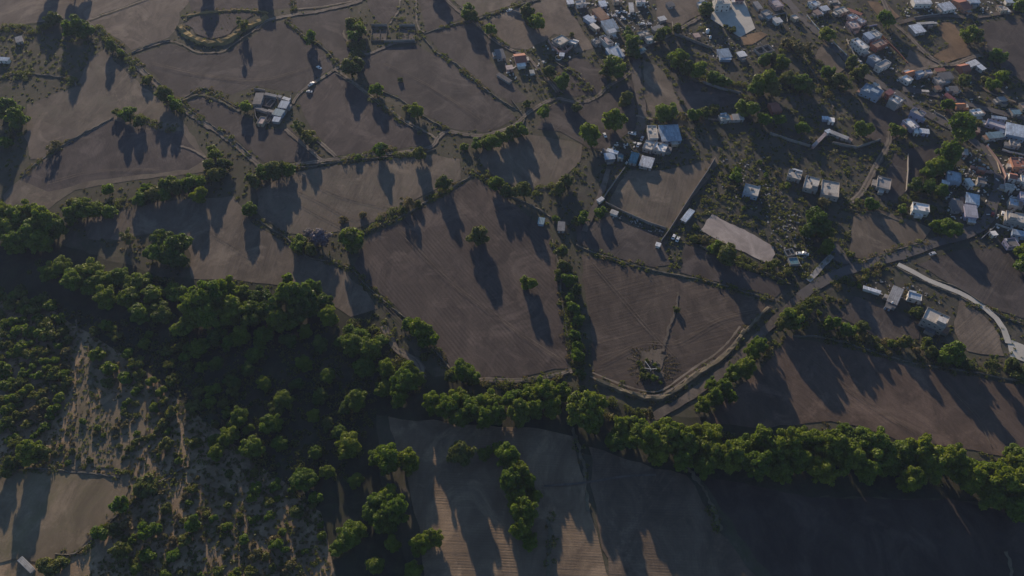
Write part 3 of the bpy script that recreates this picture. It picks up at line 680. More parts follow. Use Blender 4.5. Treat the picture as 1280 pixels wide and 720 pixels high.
HS = [
 # left compound
 ([(320,116),(330,116),(326,130)], 3.0,'w_grey','r_dark','bare','dark flat roof at left end of the left farm compound'),
 ([(332,116),(346,119),(345.5,121)], 2.3,'w_grey','r_grey','sheet','longest grey strip roof on top side of the left farm compound'),
 ([(348,119),(352,120.5),(351.6,122)], 2.6,'w_grey','r_grey','sheet','tiny middle strip roof on top side of the left farm compound'),
 ([(355,121),(363,123.5),(362.5,126)], 2.6,'w_grey','r_white','sheet','white strip roof at upper right corner of left farm compound'),
 ([(352,126),(362,127.5),(358,135)], 3.0,'w_blue','r_blue','sheet','blue sheet roofed barn on the right of left farm compound'),
 ([(345,136),(356,138.5),(352,145)], 3.0,'w_blue','r_teal','sheet','teal sheet roofed barn in the middle of left farm compound'),
 ([(343,146),(351,147),(349,152)], 2.6,'w_grey','r_pale','sheet','small pale blue roof at the bottom of left farm compound'),
 ([(321,133),(335,137.5),(334,140)], 2.3,'w_grey','r_dark','bare','long narrow dark roof across the left farm compound'),
 ([(336,136.5),(343,138.5),(342,141)], 2.6,'w_grey','r_grey','bare','short grey roof right of the narrow compound roof'),
 ([(326,146),(333,147),(334,156)], 2.8,'w_tan','r_pink','flat','pinkish flat roof at lower left of left farm compound'),
 ([(331,121),(345,124),(341,134)], 0.9,'blockwall','dirtdark','open','low dark animal pen in the middle of left farm compound'),
 ([(335,142),(342,143),(341,154)], 1.4,'blockwall','dirtdark','open','narrow open pen beside the pinkish flat roof'),
 # courtyard farmhouse
 ([(690,50),(702,43.5),(711,51)], 3.2,'w_tan','r_cream','flat','cream flat roof at top of the courtyard farmhouse'),
 ([(711,49),(722,52.5),(721,56)], 2.8,'w_grey','r_white','flat','small white roof at right corner of the courtyard farmhouse'),
 ([(694,57),(706,55),(712,62)], 2.2,'w_pink','dirt','open','roofless rooms inside the courtyard farmhouse'),
 ([(700,66),(705.5,66.5),(705,70)], 2.4,'w_grey','r_pale','sheet','little pale blue roof at bottom tip of courtyard farmhouse'),
 # red farmhouse
 ([(642,68),(655,66.5),(660,77)], 3.2,'w_pink','r_tile','tile','red tiled farmhouse left of the courtyard farmhouse'),
 ([(646,79),(656,78),(657,82)], 2.6,'w_white','r_white','sheet','white porch roof under the red tiled farmhouse'),
 ([(632,82),(640,81),(641,86)], 2.6,'w_pink','r_pink','bare','small pink roof left of the red tiled farmhouse'),
 ([(618,63),(628,61.5),(630,72)], 2.8,'w_grey','r_dark','sheet','dark sheet shed beside the track above red farmhouse'),
 ([(624,91),(640,101),(638,104)], 2.0,'w_grey','r_dark','sheet','long low dark shed below the red tiled farmhouse'),
 ([(662,88),(667,87.5),(668,91)], 2.2,'w_white','r_cream','sheet','tiny cream hut right of the red tiled farmhouse'),
 # ruin top centre
 ([(465,36),(484,35.5),(483,50)], 1.0,'stone','dirtdark','open','roofless dark ruin at top centre'),
 ([(499,36),(519,35.5),(518,50)], 0.9,'stone','dirtdark','open','low roofless ruin at top centre'),
 # NE cluster
 ([(729,22),(735,19),(742.5,27)], 3.2,'w_blue','r_pale','sheet','pale blue sheet roof left of the terracotta hall'),
 ([(737,30.5),(742,28.5),(749,35)], 3.0,'w_tan','r_cream','bare','cream roof joined below the pale blue sheet roof'),
 ([(740,12.5),(750,9.5),(765,20)], 4.2,'w_orange','r_rust','sheet','rusty terracotta sheet hall above the blue and white hall'),
 ([(751,27),(766,24),(775.5,34)], 4.0,'w_white','r_blue','sheet','large blue roofed hall at top centre of the village'),
 ([(759,38),(768,35.5),(772,38.5)], 4.6,'w_white','r_silver','sheet','white roof tip at lower end of the blue hall'),
 ([(749,46.5),(756,44),(766,54)], 4.2,'w_white','r_pink','flat','pale pink flat roof below the blue roofed hall'),
 ([(757,61),(772,57.5),(782,69)], 3.4,'w_blue','r_pale','sheet','long pale blue roof just above the big dark tree'),
 ([(739,50),(746,47.5),(749,54)], 2.8,'w_grey','r_grey','flat','small grey roof left of the pale pink flat roof'),
 ([(719,2),(731,0.5),(732,5)], 3.0,'w_white','r_grey','flat','grey roof at the top edge above the brown field'),
 ([(795,-2),(806,-2),(806,3)], 3.4,'w_white','r_lilac','flat','lilac white roof cut by the top edge'),
 ([(786,4),(791,4),(792,14)], 3.2,'w_white','r_white','sheet','upright white roof among the parked cars plot'),
 ([(748,2),(756,1),(758,7)], 3.0,'w_blue','r_pale','sheet','bluish roof above the rusty terracotta hall'),
 ([(814,35),(824,31),(829,34)], 3.0,'w_grey','r_grey','sheet','grey shed roof at right end of the car plot'),
 ([(796,41),(808,38),(811,43)], 3.0,'w_grey','r_cream','flat','cream roof under the parked cars plot'),
 ([(806,46.5),(815,44.5),(817,50)], 3.0,'w_white','r_white','flat','white roof below the cream roof by the dirt lane'),
 ([(795,63.5),(805,59.5),(808,61.5)], 2.6,'w_grey','r_teal','sheet','blue grey shed roof beside the shaded road head'),
 # school yard
 ([(892,-5),(910,-5),(910,5)], 7.0,'w_white','r_cream','flat','tall cream building above the white concrete yard'),
 ([(871,3),(883,1.5),(885,6)], 3.2,'w_grey','r_white','flat','white roof left of the concrete yard'),
 ([(896,62.5),(910,61),(917,70)], 3.2,'w_blue','r_blue','sheet','bright blue roof below the white concrete yard'),
 ([(899,70),(913,70),(914,74)], 2.6,'w_blue','r_pale','sheet','pale blue lean-to under the bright blue roof'),
 ([(921,66.5),(930,64.5),(934,69)], 3.0,'w_grey','r_white','sheet','white roof right of the bright blue roof'),
 ([(942,60),(960,55),(963,64)], 2.2,'w_grey','dirtdark','open','roofless grey walled rooms right of the blue roof'),
 ([(961,0),(971,-2),(972,9)], 3.2,'w_pink','r_lilac','flat','lilac roof by top end of the village road'),
 ([(866,42),(873,41),(874,46)], 2.6,'w_pink','r_pink','bare','small pink roof below the pale dirt lane'),
 ([(941,3),(947,2),(953,10)], 2.8,'w_grey','r_grey','sheet','narrow grey roof right of the concrete yard'),
 # road row
 ([(1059,19),(1066,17),(1070,22.5)], 3.6,'w_pink','r_white','flat','white roof at upper left of the pink house pair'),
 ([(1070,24.5),(1076,22),(1081,27.5)], 3.6,'w_pink','r_white','flat','white roof at right of the pink house pair'),
 ([(1058,27.5),(1069,26),(1071,35)], 3.0,'w_pink','r_pink','flat','pink walled house below the two white roofs'),
 ([(1042,12),(1054,8),(1058,15)], 2.8,'w_tan','r_cream','flat','cream roof left above the pink house pair'),
 ([(1060,10),(1078,17),(1077,19.5)], 2.8,'w_tan','r_tile','sheet','narrow brown roof strip above the pink house pair'),
 ([(1064,50),(1072,47.5),(1087,59)], 5.5,'w_white','r_white','flat','long white roofed house with arches on the village road'),
 ([(1079,42.5),(1086,40),(1092,47)], 4.5,'w_blue','r_pale','sheet','pale blue roof behind the long white house'),
 ([(1087,40),(1094,37.5),(1100,44.5)], 4.5,'w_white','r_cream','flat','cream roof right of the pale blue roof on the road'),
 ([(1088,54.5),(1102,48.5),(1106,56)], 4.0,'w_brick','r_rust','flat','brick house with rusty roof behind the roadside row'),
 ([(1085,71),(1092,68),(1100,75)], 5.0,'w_blue','r_white','flat','small white roof with blue walls in the roadside row'),
 ([(1094,81),(1107,74.5),(1112,79.5)], 4.5,'w_white','r_grey','flat','pale grey roof at lower end of the roadside row'),
 ([(1140,-4),(1161,-4),(1164,4)], 4.5,'w_white','r_white','sheet','broad white roof at top edge right of the lane'),
 ([(1136,32.5),(1149,30),(1155,39)], 3.4,'w_grey','r_silver','sheet','ribbed zinc roof beside the top right lane'),
 ([(1146,28.5),(1167,27),(1167.5,29)], 2.8,'w_grey','r_cream','sheet','thin cream roof strip above the ribbed zinc roof'),
 ([(1172,5.5),(1187,2.5),(1195,10)], 3.6,'w_white','r_silver','sheet','silver roof left of the red tiled house at top right'),
 ([(1191,0),(1200,-2),(1206,12)], 3.6,'w_orange','r_tile','tile','red tiled house at the top right edge'),
 ([(1210,-3),(1222,-3),(1225,3)], 3.6,'w_blue','r_pale','sheet','pale blue roof right of the top red tiled house'),
 ([(1256,-1),(1266,-1),(1267,3)], 3.0,'w_white','r_pale','sheet','small pale roof near the top right corner'),
 ([(1247,8),(1255,7.5),(1259,13)], 3.0,'w_tan','r_cream','flat','tan hut beside the top right lane'),
 ([(1207,79),(1219,74.5),(1222,80)], 3.4,'w_white','r_white','sheet','white roof at the corner of the far right mauve field'),
 ([(1221,82.5),(1226,80.5),(1231,86)], 3.0,'w_white','r_silver','sheet','narrow silver roof right of the white corner roof'),
 ([(1196,81.5),(1206,79.5),(1210,88)], 3.2,'w_brick','r_tile','tile','brown red tiled house left of the white corner roof'),
 # junction row
 ([(1127,97),(1133,94),(1142,99)], 3.6,'w_white','r_white','flat','white roof with dark skylight at the lane junction'),
 ([(1132,90.5),(1141,88),(1144,92)], 3.6,'w_orange','r_orange','tile','orange tiled roof at the lane junction'),
 ([(1144,90.5),(1152,88),(1155,92)], 4.2,'w_blue','r_white','flat','white roof with pale blue walls right of the orange roof'),
 ([(1156,88),(1163,87.5),(1166,92)], 3.4,'w_grey','r_lilac','flat','small lilac roof in the junction row'),
 ([(1168,86),(1180,85),(1182,88)], 3.0,'w_tan','r_tile','sheet','brown roof strip at the top of the junction row'),
 ([(1172,92),(1187,90),(1195,97)], 4.0,'w_grey','r_dark','sheet','big dark grey roof at right of the junction row'),
 ([(1167,97),(1176,96),(1183,103)], 3.4,'w_grey','r_grey','flat','grey roof in front of the big dark grey roof'),
 ([(1076,112),(1083,104.5),(1100,119)], 5.0,'w_blue','r_blue','flat','long blue painted house below the road'),
 ([(1089,105.5),(1098,105),(1105,114)], 4.6,'w_grey','r_cream','room','cream roof with stair room behind the blue house'),
 ([(1106,115.5),(1113,111.5),(1118,115)], 4.4,'w_brick','r_maroon','sheet','maroon roof between cream and white roofs on the road'),
 ([(1111,124),(1119,118.5),(1131,124)], 6.2,'w_grey','r_white','flat','tall house with clean white roof below the road'),
 ([(1138,139),(1143,134.5),(1159,140)], 5.2,'w_lilac','r_cream','flat','lilac walled house with cream roof below the road'),
 ([(1128,151),(1136,148),(1158,155)], 3.6,'w_lilac','r_white','flat','long white roof below the lilac walled house'),
 ([(1149,160.5),(1161,162),(1160,166.5)], 3.2,'w_lilac','r_silver','sheet','silver roof strip at the bottom of the lilac group'),
 ([(1142,159),(1147,159.5),(1147,166)], 3.0,'w_white','r_white','bare','tiny white roof at bottom left of the lilac group'),
 ([(1152,112),(1161,112.5),(1161,115)], 2.6,'w_tan','r_cream','canopy','tan roadside kiosk roof on posts'),
 ([(1180,118.5),(1184,116.5),(1200,121)], 3.0,'w_brick','r_maroon','sheet','long dark red awning roof above the side street'),
 ([(1194,129.5),(1205,129),(1208,133)], 3.4,'w_orange','r_orange','tile','orange tiled roof beside the side street'),
 ([(1212,138),(1224,136),(1227,142)], 3.4,'w_white','r_white','flat','white roof under the side street right of the orange roof'),
 ([(1240,144.5),(1258,147),(1260,149.5)], 3.2,'w_blue','r_pale','sheet','thin pale blue roof strip at right under the side street'),
 ([(1235,149),(1257,156),(1255,161)], 3.2,'w_lilac','r_lilac','flat','lilac roof left of the big blue and white hall'),
 ([(1258,153.5),(1282,158.5),(1280,171)], 5.0,'w_blue','r_pale','sheet','big pale blue hall at the right edge'),
 ([(1232,166.5),(1251,164.5),(1252,171)], 3.2,'w_grey','r_teal','sheet','dark teal roof below the lilac roof'),
 ([(1274,129.5),(1284,128.5),(1284,135)], 3.4,'w_tan','r_rust','flat','tan brown roof at right edge above the blue hall'),
 ([(1264,138),(1274,137.5),(1274,142)], 3.0,'w_grey','r_teal','sheet','small teal roof at right edge near side street'),
 ([(1263,197),(1284,199),(1283,210)], 4.0,'w_orange','r_tile','flat','orange red terraced house at the right edge'),
 ([(1273,205),(1283,206),(1283,213)], 3.0,'w_pink','r_pink','bare','peach box room in front of the orange terraced house'),
 ([(1184,213.5),(1201,217),(1199,228)], 4.5,'w_blue','r_blue','flat','blue roof under the bright trees left of the bend'),
 ([(1178,225),(1187,227),(1186,230)], 3.2,'w_white','r_silver','sheet','narrow silver roof at left foot of the blue roof'),
 ([(1206,224),(1212,223),(1217,231)], 4.0,'w_white','r_white','sheet','small bright white roof inside the road bend'),
 ([(1208,241),(1224,244.5),(1222,255)], 4.6,'w_blue','r_pale','sheet','pale blue and white roof inside the road bend'),
 ([(1205,256),(1220,258),(1219,271)], 4.2,'w_lilac','r_lilac','sheet','lilac sheet roof lowest inside the road bend'),
 ([(1188,250),(1203,252),(1202,264)], 3.0,'w_grey','r_dark','sheet','dark shed roof left of the lilac sheet roof'),
 ([(1257,229.5),(1267,231.5),(1266,237)], 3.2,'w_white','r_cream','flat','pale cream roof just outside the road bend'),
 ([(1262,247),(1273,249.5),(1272,258)], 3.8,'w_grey','r_pale','flat','pale teal roof at the right edge'),
 ([(1275,240),(1290,243),(1289,252)], 3.8,'w_lilac','r_lilac','flat','lilac roof cut by the right edge'),
 ([(1258,263.5),(1284,269),(1283,280)], 4.4,'w_grey','r_cream','flat','large cream grey roof at right edge above the junction'),
 ([(1266,286.5),(1286,291),(1285,296)], 3.6,'w_blue','r_blue','sheet','blue roof strip at right edge near the junction'),
 ([(1238,289.5),(1244,288.5),(1243,294)], 2.8,'w_white','r_white','bare','tiny white room on the junction corner'),
 ([(1255,299),(1268,298),(1268,308)], 3.4,'w_lilac','r_dark','flat','dark roofed lilac house below the junction'),
 ([(1141,253),(1161,256.5),(1160,265)], 4.6,'w_white','r_white','flat','lone white house with blue trimmed front by the trees'),
 # mid-right plots
 ([(932,230),(950,234.5),(948,246)], 3.6,'w_blue','r_cream','flat','stained cream house with rust coloured rear edge'),
 ([(987,211.5),(1003,216),(1000,225)], 3.2,'w_grey','r_cream','flat','leftmost of the three cream roofs in a row'),
 ([(1008,219.5),(1025,224),(1019,238)], 3.4,'w_grey','r_cream','flat','middle one of the three cream roofs in a row'),
 ([(1028,225),(1049,229),(1043,246)], 3.8,'w_grey','r_cream','flat','rightmost and largest of the three cream roofs in a row'),
 ([(1098,220.5),(1114,224.5),(1110,237)], 3.2,'w_grey','r_grey','flat','lone grey roof right of the dirt lane'),
 ([(1160,384.5),(1187,397),(1180,410)], 6.8,'w_grey','r_cream','room','large two storey house below the white path'),
 ([(1136,364.5),(1152,369),(1150,376)], 3.2,'w_white','r_pale','flat','small white house above the large two storey house'),
 ([(1117,357.5),(1129,362.5),(1118,379)], 3.4,'w_grey','r_grey','sheet','long grey roof left of the small white house'),
 ([(1080,357.5),(1101,364),(1100,366.5)], 2.4,'w_white','r_silver','sheet','thin silver roof strip left of the long grey roof'),
 ([(1109,377),(1116,380),(1113,386)], 2.6,'w_blue','r_dark','flat','small dark annex under the long grey roof'),
 ([(1036,146.5),(1043,147.5),(1041,152)], 3.0,'w_white','r_white','bare','small white cube house in the shaded plots'),
 ([(1028,145.5),(1035,146),(1034,149)], 2.6,'w_blue','r_pale','sheet','small pale blue roof beside the white cube house'),
 ([(1038,162.5),(1061,171.5),(1060,174.5)], 2.8,'w_grey','r_grey','sheet','long narrow grey roof in the shaded plots'),
 ([(1031,163),(1037,161),(1038,165)], 2.8,'w_white','r_pale','bare','pale cube room at corner of the narrow grey roof'),
 ([(1015,182),(1031,166),(1033,168)], 2.4,'w_pink','r_pink','sheet','long narrow pinkish roof in the shaded plots'),
 ([(960,129),(970,128),(972,139)], 3.2,'w_brick','r_tile','tile','red tiled house between trees left of the shaded plots'),
 ([(898,144.5),(910,143),(912,150)], 2.8,'w_grey','r_teal','flat','blue grey roof among the orchard trees, left one'),
 ([(915,143),(928,142.5),(927,149)], 2.8,'w_grey','r_grey','sheet','grey roof among the orchard trees, right one'),
 # middle cluster
 ([(809,157.5),(820,157.5),(826,173)], 3.8,'w_white','r_cream','flat','cream roof on left of the wide blue roof'),
 ([(823,157.5),(847,156.5),(842,175)], 3.6,'w_blue','r_blue','sheet','wide blue sheet roof in the middle cluster'),
 ([(808,175),(819,178),(813,187.5)], 3.2,'w_grey','r_cream','flat','stained cream roof below the wide blue roof, left one'),
 ([(820,177.5),(835,181.5),(829,190)], 3.4,'w_grey','r_white','flat','stained white roof below the wide blue roof, right one'),
 ([(803,195),(818,198.5),(812,209)], 3.2,'w_grey','r_silver','sheet','ribbed zinc roof lowest in the middle cluster'),
 ([(790,190.5),(799,192.5),(794,204)], 2.8,'w_grey','r_teal','sheet','dark teal roof left of the ribbed zinc roof'),
 ([(760,185.5),(773,189.5),(772,192.5)], 3.2,'w_white','r_silver','sheet','short silver roof at left of the middle cluster'),
 ([(755,192),(767,191),(768,198)], 2.8,'w_grey','r_pale','sheet','pale blue grey roof at far left of the middle cluster'),
 ([(772,193.5),(779,194),(779,198.5)], 2.6,'w_grey','r_teal','flat','small teal roof between the silver and ribbed zinc roofs'),
 ([(862,261.5),(868,264.5),(858,277)], 3.0,'w_grey','r_pale','sheet','narrow pale blue metal roof beside the straight wall'),
 ([(698,277.5),(706,278),(704,288)], 2.8,'w_grey','r_grey','sheet','little grey farm shed above the upright tree row'),
 ([(674,272),(681,273),(680,280)], 2.6,'w_blue','r_teal','sheet','small blue shed left of the little grey farm shed'),
 ([(821,303),(826,304.5),(825,308)], 2.4,'w_white','r_white','sheet','tiny white hut at foot of the straight wall'),
 ([(746,250),(752,246),(754,249)], 2.6,'w_white','r_white','sheet','white lean-to at lower end of the yard wall'),
 ([(765,262),(773,265),(772,269)], 2.4,'w_white','r_cream','sheet','cream shed below the tan walled yard'),
 ([(-6,71),(12,72.5),(12,76)], 3.0,'w_white','r_pale','sheet','pale roof cut by the left edge in the hollow'),
 ([(19,47),(27,45),(31,50)], 2.8,'w_grey','r_grey','sheet','small grey hut in the hollow at upper left'),
 ([(23,701),(28,696.5),(47,706.5)], 2.2,'w_grey','r_cream','sheet','long low cattle shed at the lower left corner'),
 ([(1010,3),(1019,1),(1022,7)],3.0,'w_white','r_pale','flat','pale house right of the road at the top edge'),
 ([(1024,9),(1033,7),(1035,12)],3.0,'w_grey','r_silver','sheet','silver roof between road and pink house pair'),
 ([(1034,-1),(1044,-2),(1046,3)],3.0,'w_tan','r_grey','flat','grey roof at top edge above the pink houses'),
 ([(1016,14),(1022,12),(1026,17)],2.8,'w_grey','r_rust','sheet','rusty roof beside the kerb wall of the road'),
 ([(918,-4),(928,-4),(930,1)],3.2,'w_pink','r_tile','tile','brown tiled roof right of the tall cream building'),
 ([(951,15),(959,12),(963,18)],3.0,'w_grey','r_grey','flat','grey flat roof left of the upper village road'),
 ([(966,24),(974,22),(977,27)],2.8,'w_white','r_white','sheet','white roof below the upper road wall'),
 ([(988,20),(994,18),(998,23)],2.8,'w_tan','r_cream','flat','cream hut against the upper village road'),
 ([(832,4),(840,2),(842,7)],2.8,'w_grey','r_dark','sheet','dark roof right of the parked cars at top'),
 ([(708,1),(716,0),(717,4)],2.8,'w_grey','r_silver','sheet','silver roof at the top beside the brown field'),
 ([(765,-2),(775,-3),(776,2)],3.0,'w_tan','r_rust','flat','rust coloured flat roof at the top edge'),
 ([(822,22),(830,20),(833,24)],2.6,'w_grey','r_white','sheet','small white roof above the pale dirt lane'),
 ([(1222,208),(1232,210),(1231,214)],3.0,'w_brick','r_grey','flat','grey roof on brick walls inside the bend'),
 ([(1222,222),(1232,224),(1231,230)],3.0,'w_grey','r_dark','flat','dark flat roof beside the bend inner road'),
 ([(1200,186),(1209,187),(1208,193)],2.8,'w_pink','r_grey','sheet','grey roof above the bright trees by the bend'),
 ([(1262,175),(1274,177),(1273,183)],3.0,'w_grey','r_grey','flat','grey roof above the long white terrace wall'),
 ([(1262,216),(1271,218),(1270,224)],3.2,'w_white','r_tile','tile','small red tiled roof outside the road bend'),
 ([(1276,219),(1288,221),(1287,229)],3.2,'w_white','r_white','flat','white roof cut by the right edge by the bend'),
 ([(1216,158),(1225,160),(1224,165)],2.8,'w_brick','r_rust','sheet','rusty shed right of the big round tree'),
 ([(1168,108),(1176,107),(1177,111)],2.8,'w_tan','r_rust','sheet','rusty roof in the shaded plaza above side street'),
 ([(1186,108),(1196,108),(1196,113)],2.8,'w_grey','r_dark','sheet','dark shed roof behind the dark red awning'),
 ([(1246,122),(1255,121),(1256,126)],3.0,'w_grey','r_grey','flat','grey flat roof near the right end of side street'),
 ([(980,312),(990,310),(992,318)], 1.8,'w_grey','dirt','open','roofless block hut right of the pale dirt lot'),
 ([(985,323),(996,322),(997,330)], 2.0,'w_grey','r_teal','flat','small dull blue hut below the roofless block hut'),
]
for c3, h, wm, rm, st, lb in HS:
    house(c3, h, wm, rm, st, lb, *(('shed', 'shed') if any(k in lb for k in ('shed', 'barn', 'pen', 'hut', 'ruin', 'kiosk')) else ('house', 'house')))
# arches on the long white house are covered by its windows; rooftop water tanks
TK = [((770,57),4.3,'carwhite','bright white round tank beside the pale blue roof',1.5),
 ((884,41),0,'carwhite','round white water tank below the dirt lane',2.4),((887.5,48),0,'carwhite','smaller white water tank below the larger one',1.6),
 ((1117,122),6.2,'black','black water tank on the tall clean white roof',1.0),((1069,51),5.5,'black','black water tank on the long white roofed house',1.0),
 ((1143,256),4.6,'black','black water tank on the lone white house',1.0),((1176,396),6.8,'black','black water tank on the two storey house',1.1),
 ((993,214.5),3.2,'black','black water tank on the leftmost of three cream roofs',1.0),((1011,223),3.4,'black','black water tank on the middle of three cream roofs',1.0),
 ((1148,138),5.2,'black','black water tank on the lilac walled house',1.0),((823,181),3.4,'black','black water tank on the stained white roof',1.0),
 ((1267,266),4.4,'black','black water tank on the large cream grey roof',1.0),((754,48),4.2,'black','black water tank on the pale pink flat roof',1.0),
 ((1115,379),3.3,'carwhite','small white tank at lower end of the long grey roof',0.9),((1107,84),0,'black','black water tank standing behind the roadside row',1.1)]
for (x, y), z, m, l, s in TK: tank(G(x, y, z), l, m, s)
# round basin
def ring(x, y, r, label):
    p = G(x, y); mb = MB(); n = 24
    vs = []
    for (rr, z) in ((r, -0.1), (r, 0.9), (r-0.25, 0.9), (r-0.25, 0.5)):
        for i in range(n): vs.append((rr*math.cos(2*math.pi*i/n), rr*math.sin(2*math.pi*i/n), z))
    fs = [(k*n+i, k*n+(i+1) % n, (k+1)*n+(i+1) % n, (k+1)*n+i) for k in range(3) for i in range(n)]
    t = empty('water_basin', p); tag(t, label, 'water basin')
    mb.add(vs, fs); mb.build('rim', M['w_white'], t)
    mb = MB(); mb.add([(math.cos(2*math.pi*i/n)*(r-.25), math.sin(2*math.pi*i/n)*(r-.25), .5) for i in range(n)], [tuple(range(n))]); mb.build('water', M['glass'], t)
ring(698, 73, 2.4, 'round concrete water basin below the courtyard farmhouse')

# ruin in the middle of the walled field
t = empty('ruined_hut', G(812, 458)); tag(t, 'ragged ruin and rubble heap with pale frame in the trampled clearing', 'ruin')
mb = MB(); rr_ = random.Random(3)
for k in range(70):
    a = rr_.uniform(0, 6.28); q = 4.6*math.sqrt(rr_.random()); x, y = q*math.cos(a)*1.1, q*math.sin(a); z = rr_.uniform(.4, 1.7)*(1.2-q/6); e = rr_.uniform(.25, .8)
    mb.tube((x, y, -.1), (x+rr_.uniform(-.4, .4), y+rr_.uniform(-.4, .4), z), e, e*rr_.uniform(.3, .8), 5)
mb.build('rubble', M['stone'], t)
for a, b, z in ((-3.2,-2.6,2.4),(0,-3.4,2.6),(3,-2.8,2.5),(-2.4,1.6,2.5)):
    mb = MB(); mb.box(a-.12,a+.12,b-.12,b+.12,0,z); mb.build('post', M['w_white'], t)
mb = MB(); mb.tube((-3.2,-2.6,2.4),(0,-3.4,2.6),.14,.14); mb.tube((0,-3.4,2.6),(3,-2.8,2.5),.14,.14); mb.tube((-2.4,1.6,2.5),(0,-3.4,2.6),.12,.12); mb.build('beam', M['w_white'], t)

# ------------------------------------------------------------------ vehicles
def carmeshes():
    out = {}
    for kind in ('car', 'pickup_truck'):
        prof = {'car': [(-2.1,.35),(-2.1,.85),(-1.7,.95),(-1.0,1.42),(.5,1.45),(1.15,.98),(2.0,.85),(2.15,.6),(2.15,.35)],
                'pickup_truck': [(-2.6,.4),(-2.6,1.05),(-0.7,1.05),(-0.6,1.7),(.6,1.7),(1.2,1.15),(2.4,1.0),(2.6,.7),(2.6,.4)]}[kind]
        hw = .85; n = len(prof); vs = []
        for s in (-1, 1):
            for x, z in prof: vs.append((x, s*(hw-(0.12 if z > 1.2 else 0)), z))
        fs = [tuple(range(n)), tuple(range(n, 2*n))[::-1]]+[(i, n+i, n+(i+1) % n, (i+1) % n) for i in range(n)]
        g = MB()
        if kind == 'car':
            for s in (-1, 1): g.box(-.95, .55, s*.76-.03, s*.76+.03, 1.0, 1.36)
            g.add([(1.1,-.66,1.03),(1.1,.66,1.03),(.56,.66,1.43),(.56,-.66,1.43)], [(0,1,2,3)]); g.add([(-1.65,-.66,1.0),(-1.65,.66,1.0),(-1.03,.66,1.42),(-1.03,-.66,1.42)], [(0,3,2,1)])
        else:
            for s in (-1, 1): g.box(-.5, .6, s*.76-.03, s*.76+.03, 1.15, 1.6)
            g.add([(1.2,-.66,1.19),(1.2,.66,1.19),(.63,.66,1.68),(.63,-.66,1.68)], [(0,1,2,3)]); g.box(-2.5,-.8,-.7,.7,1.0,1.07)
        w = MB(); w.tube((0,-.1,0),(0,.1,0),.34,.34,12)
        out[kind] = (vs, fs, mesh_from('window_glass', g.v, g.f, M['glass']), mesh_from('wheel', w.v, w.f, M['black']))
    return out
CM = carmeshes(); CB = {}
def car(x, y, ang, label, kind='car', m='carwhite', ref=None):
    p = G(x, y)
    if ref: d = G(*ref)-p; ang = math.atan2(d.y, d.x)
    t = empty(kind, (p.x, p.y, 0.12), ang); tag(t, label, 'car' if kind == 'car' else 'pickup truck', 'cars and pickups parked about the village')
    vs, fs, g, wm = CM[kind]
    if (kind, m) not in CB: CB[(kind, m)] = mesh_from('body', vs, fs, M[m])
    link_mesh('body', CB[(kind, m)], t); link_mesh('window_glass', g, t)
    fx = 1.35 if kind == 'car' else 1.65
    for a in (-fx, fx):
        for b in (-.8, .8): o = link_mesh('wheel', wm, t); o.location = (a, b, .34)
    return t
CARS = [(389.5,106,(400,99),'white pickup on the track above left farm compound','pickup_truck','carwhite'),
 (399,85.5,(404,88),'bright white car standing out in the dark field','car','carwhite'),
 (387,115.5,(392,116),'silver car below the white pickup at left farm','car','carsilver'),
 (637,14,(644,12),'white pickup by the trees at top centre','pickup_truck','carwhite'),
 (757,5,(762,4),'white car at top of the car plot','car','carwhite'),(772,16,(776,18),'white car in the middle of the car plot','car','carwhite'),
 (780,16,(785,17.5),'bright white car right of the middle of the car plot','pickup_truck','carwhite'),(768,21,(773,21),'silver car lowest left in the car plot','car','carsilver'),
 (786,20,(786,24),'silver car under the upright white roof','car','carsilver'),(802,31,(807,30),'white pickup at the right of the car plot','pickup_truck','carwhite'),
 (811,31,(816,30.5),'silver car beside the white pickup in car plot','car','carsilver'),(779,24,(783,26),'white car lowest in the centre of car plot','car','carwhite'),
 (790,168,(795,169.5),'white pickup near the middle cluster','pickup_truck','carwhite'),(797.5,182,(799,178),'bright white car left of the stained cream roof','car','carwhite'),
 (802.5,174,(804,171),'silver car at corner of the cream roof','car','carsilver'),(756,170,(757,172),'tiny white car in the trees beside middle cluster','car','carwhite'),
 (842,297,(844,293),'white car parked left of a pair by the straight wall','car','carwhite'),(847,300,(849,296),'white car parked right of a pair by the straight wall','car','carwhite'),
 (1253,268,(1253.5,264),'white car beside the road bend','car','carwhite'),(1124,101,(1128,100),'silver car at the lane junction','car','carsilver'),
 (1075,79,(1079,84),'silver car on the road beside the roadside row','car','carsilver'),(1240,269,(1242,260),'red car on the road bend','car','carred'),
 (999,318,(1002,318),'bright white car beside the roofless block hut','car','carwhite'),(1006,318,(1009,319),'silver car right of the bright white car by huts','car','carsilver'),
 (1107,308,(1110,308),'silver car in the brown field corner by the road','car','carsilver'),(1165,318,(1171,316),'silver car on the shaded road','car','carsilver')]
CARS = [c for c in CARS if c[0] != 1107]
for x, y, ref, l, k, m in CARS: car(x, y, 0, l, k, m, ref)

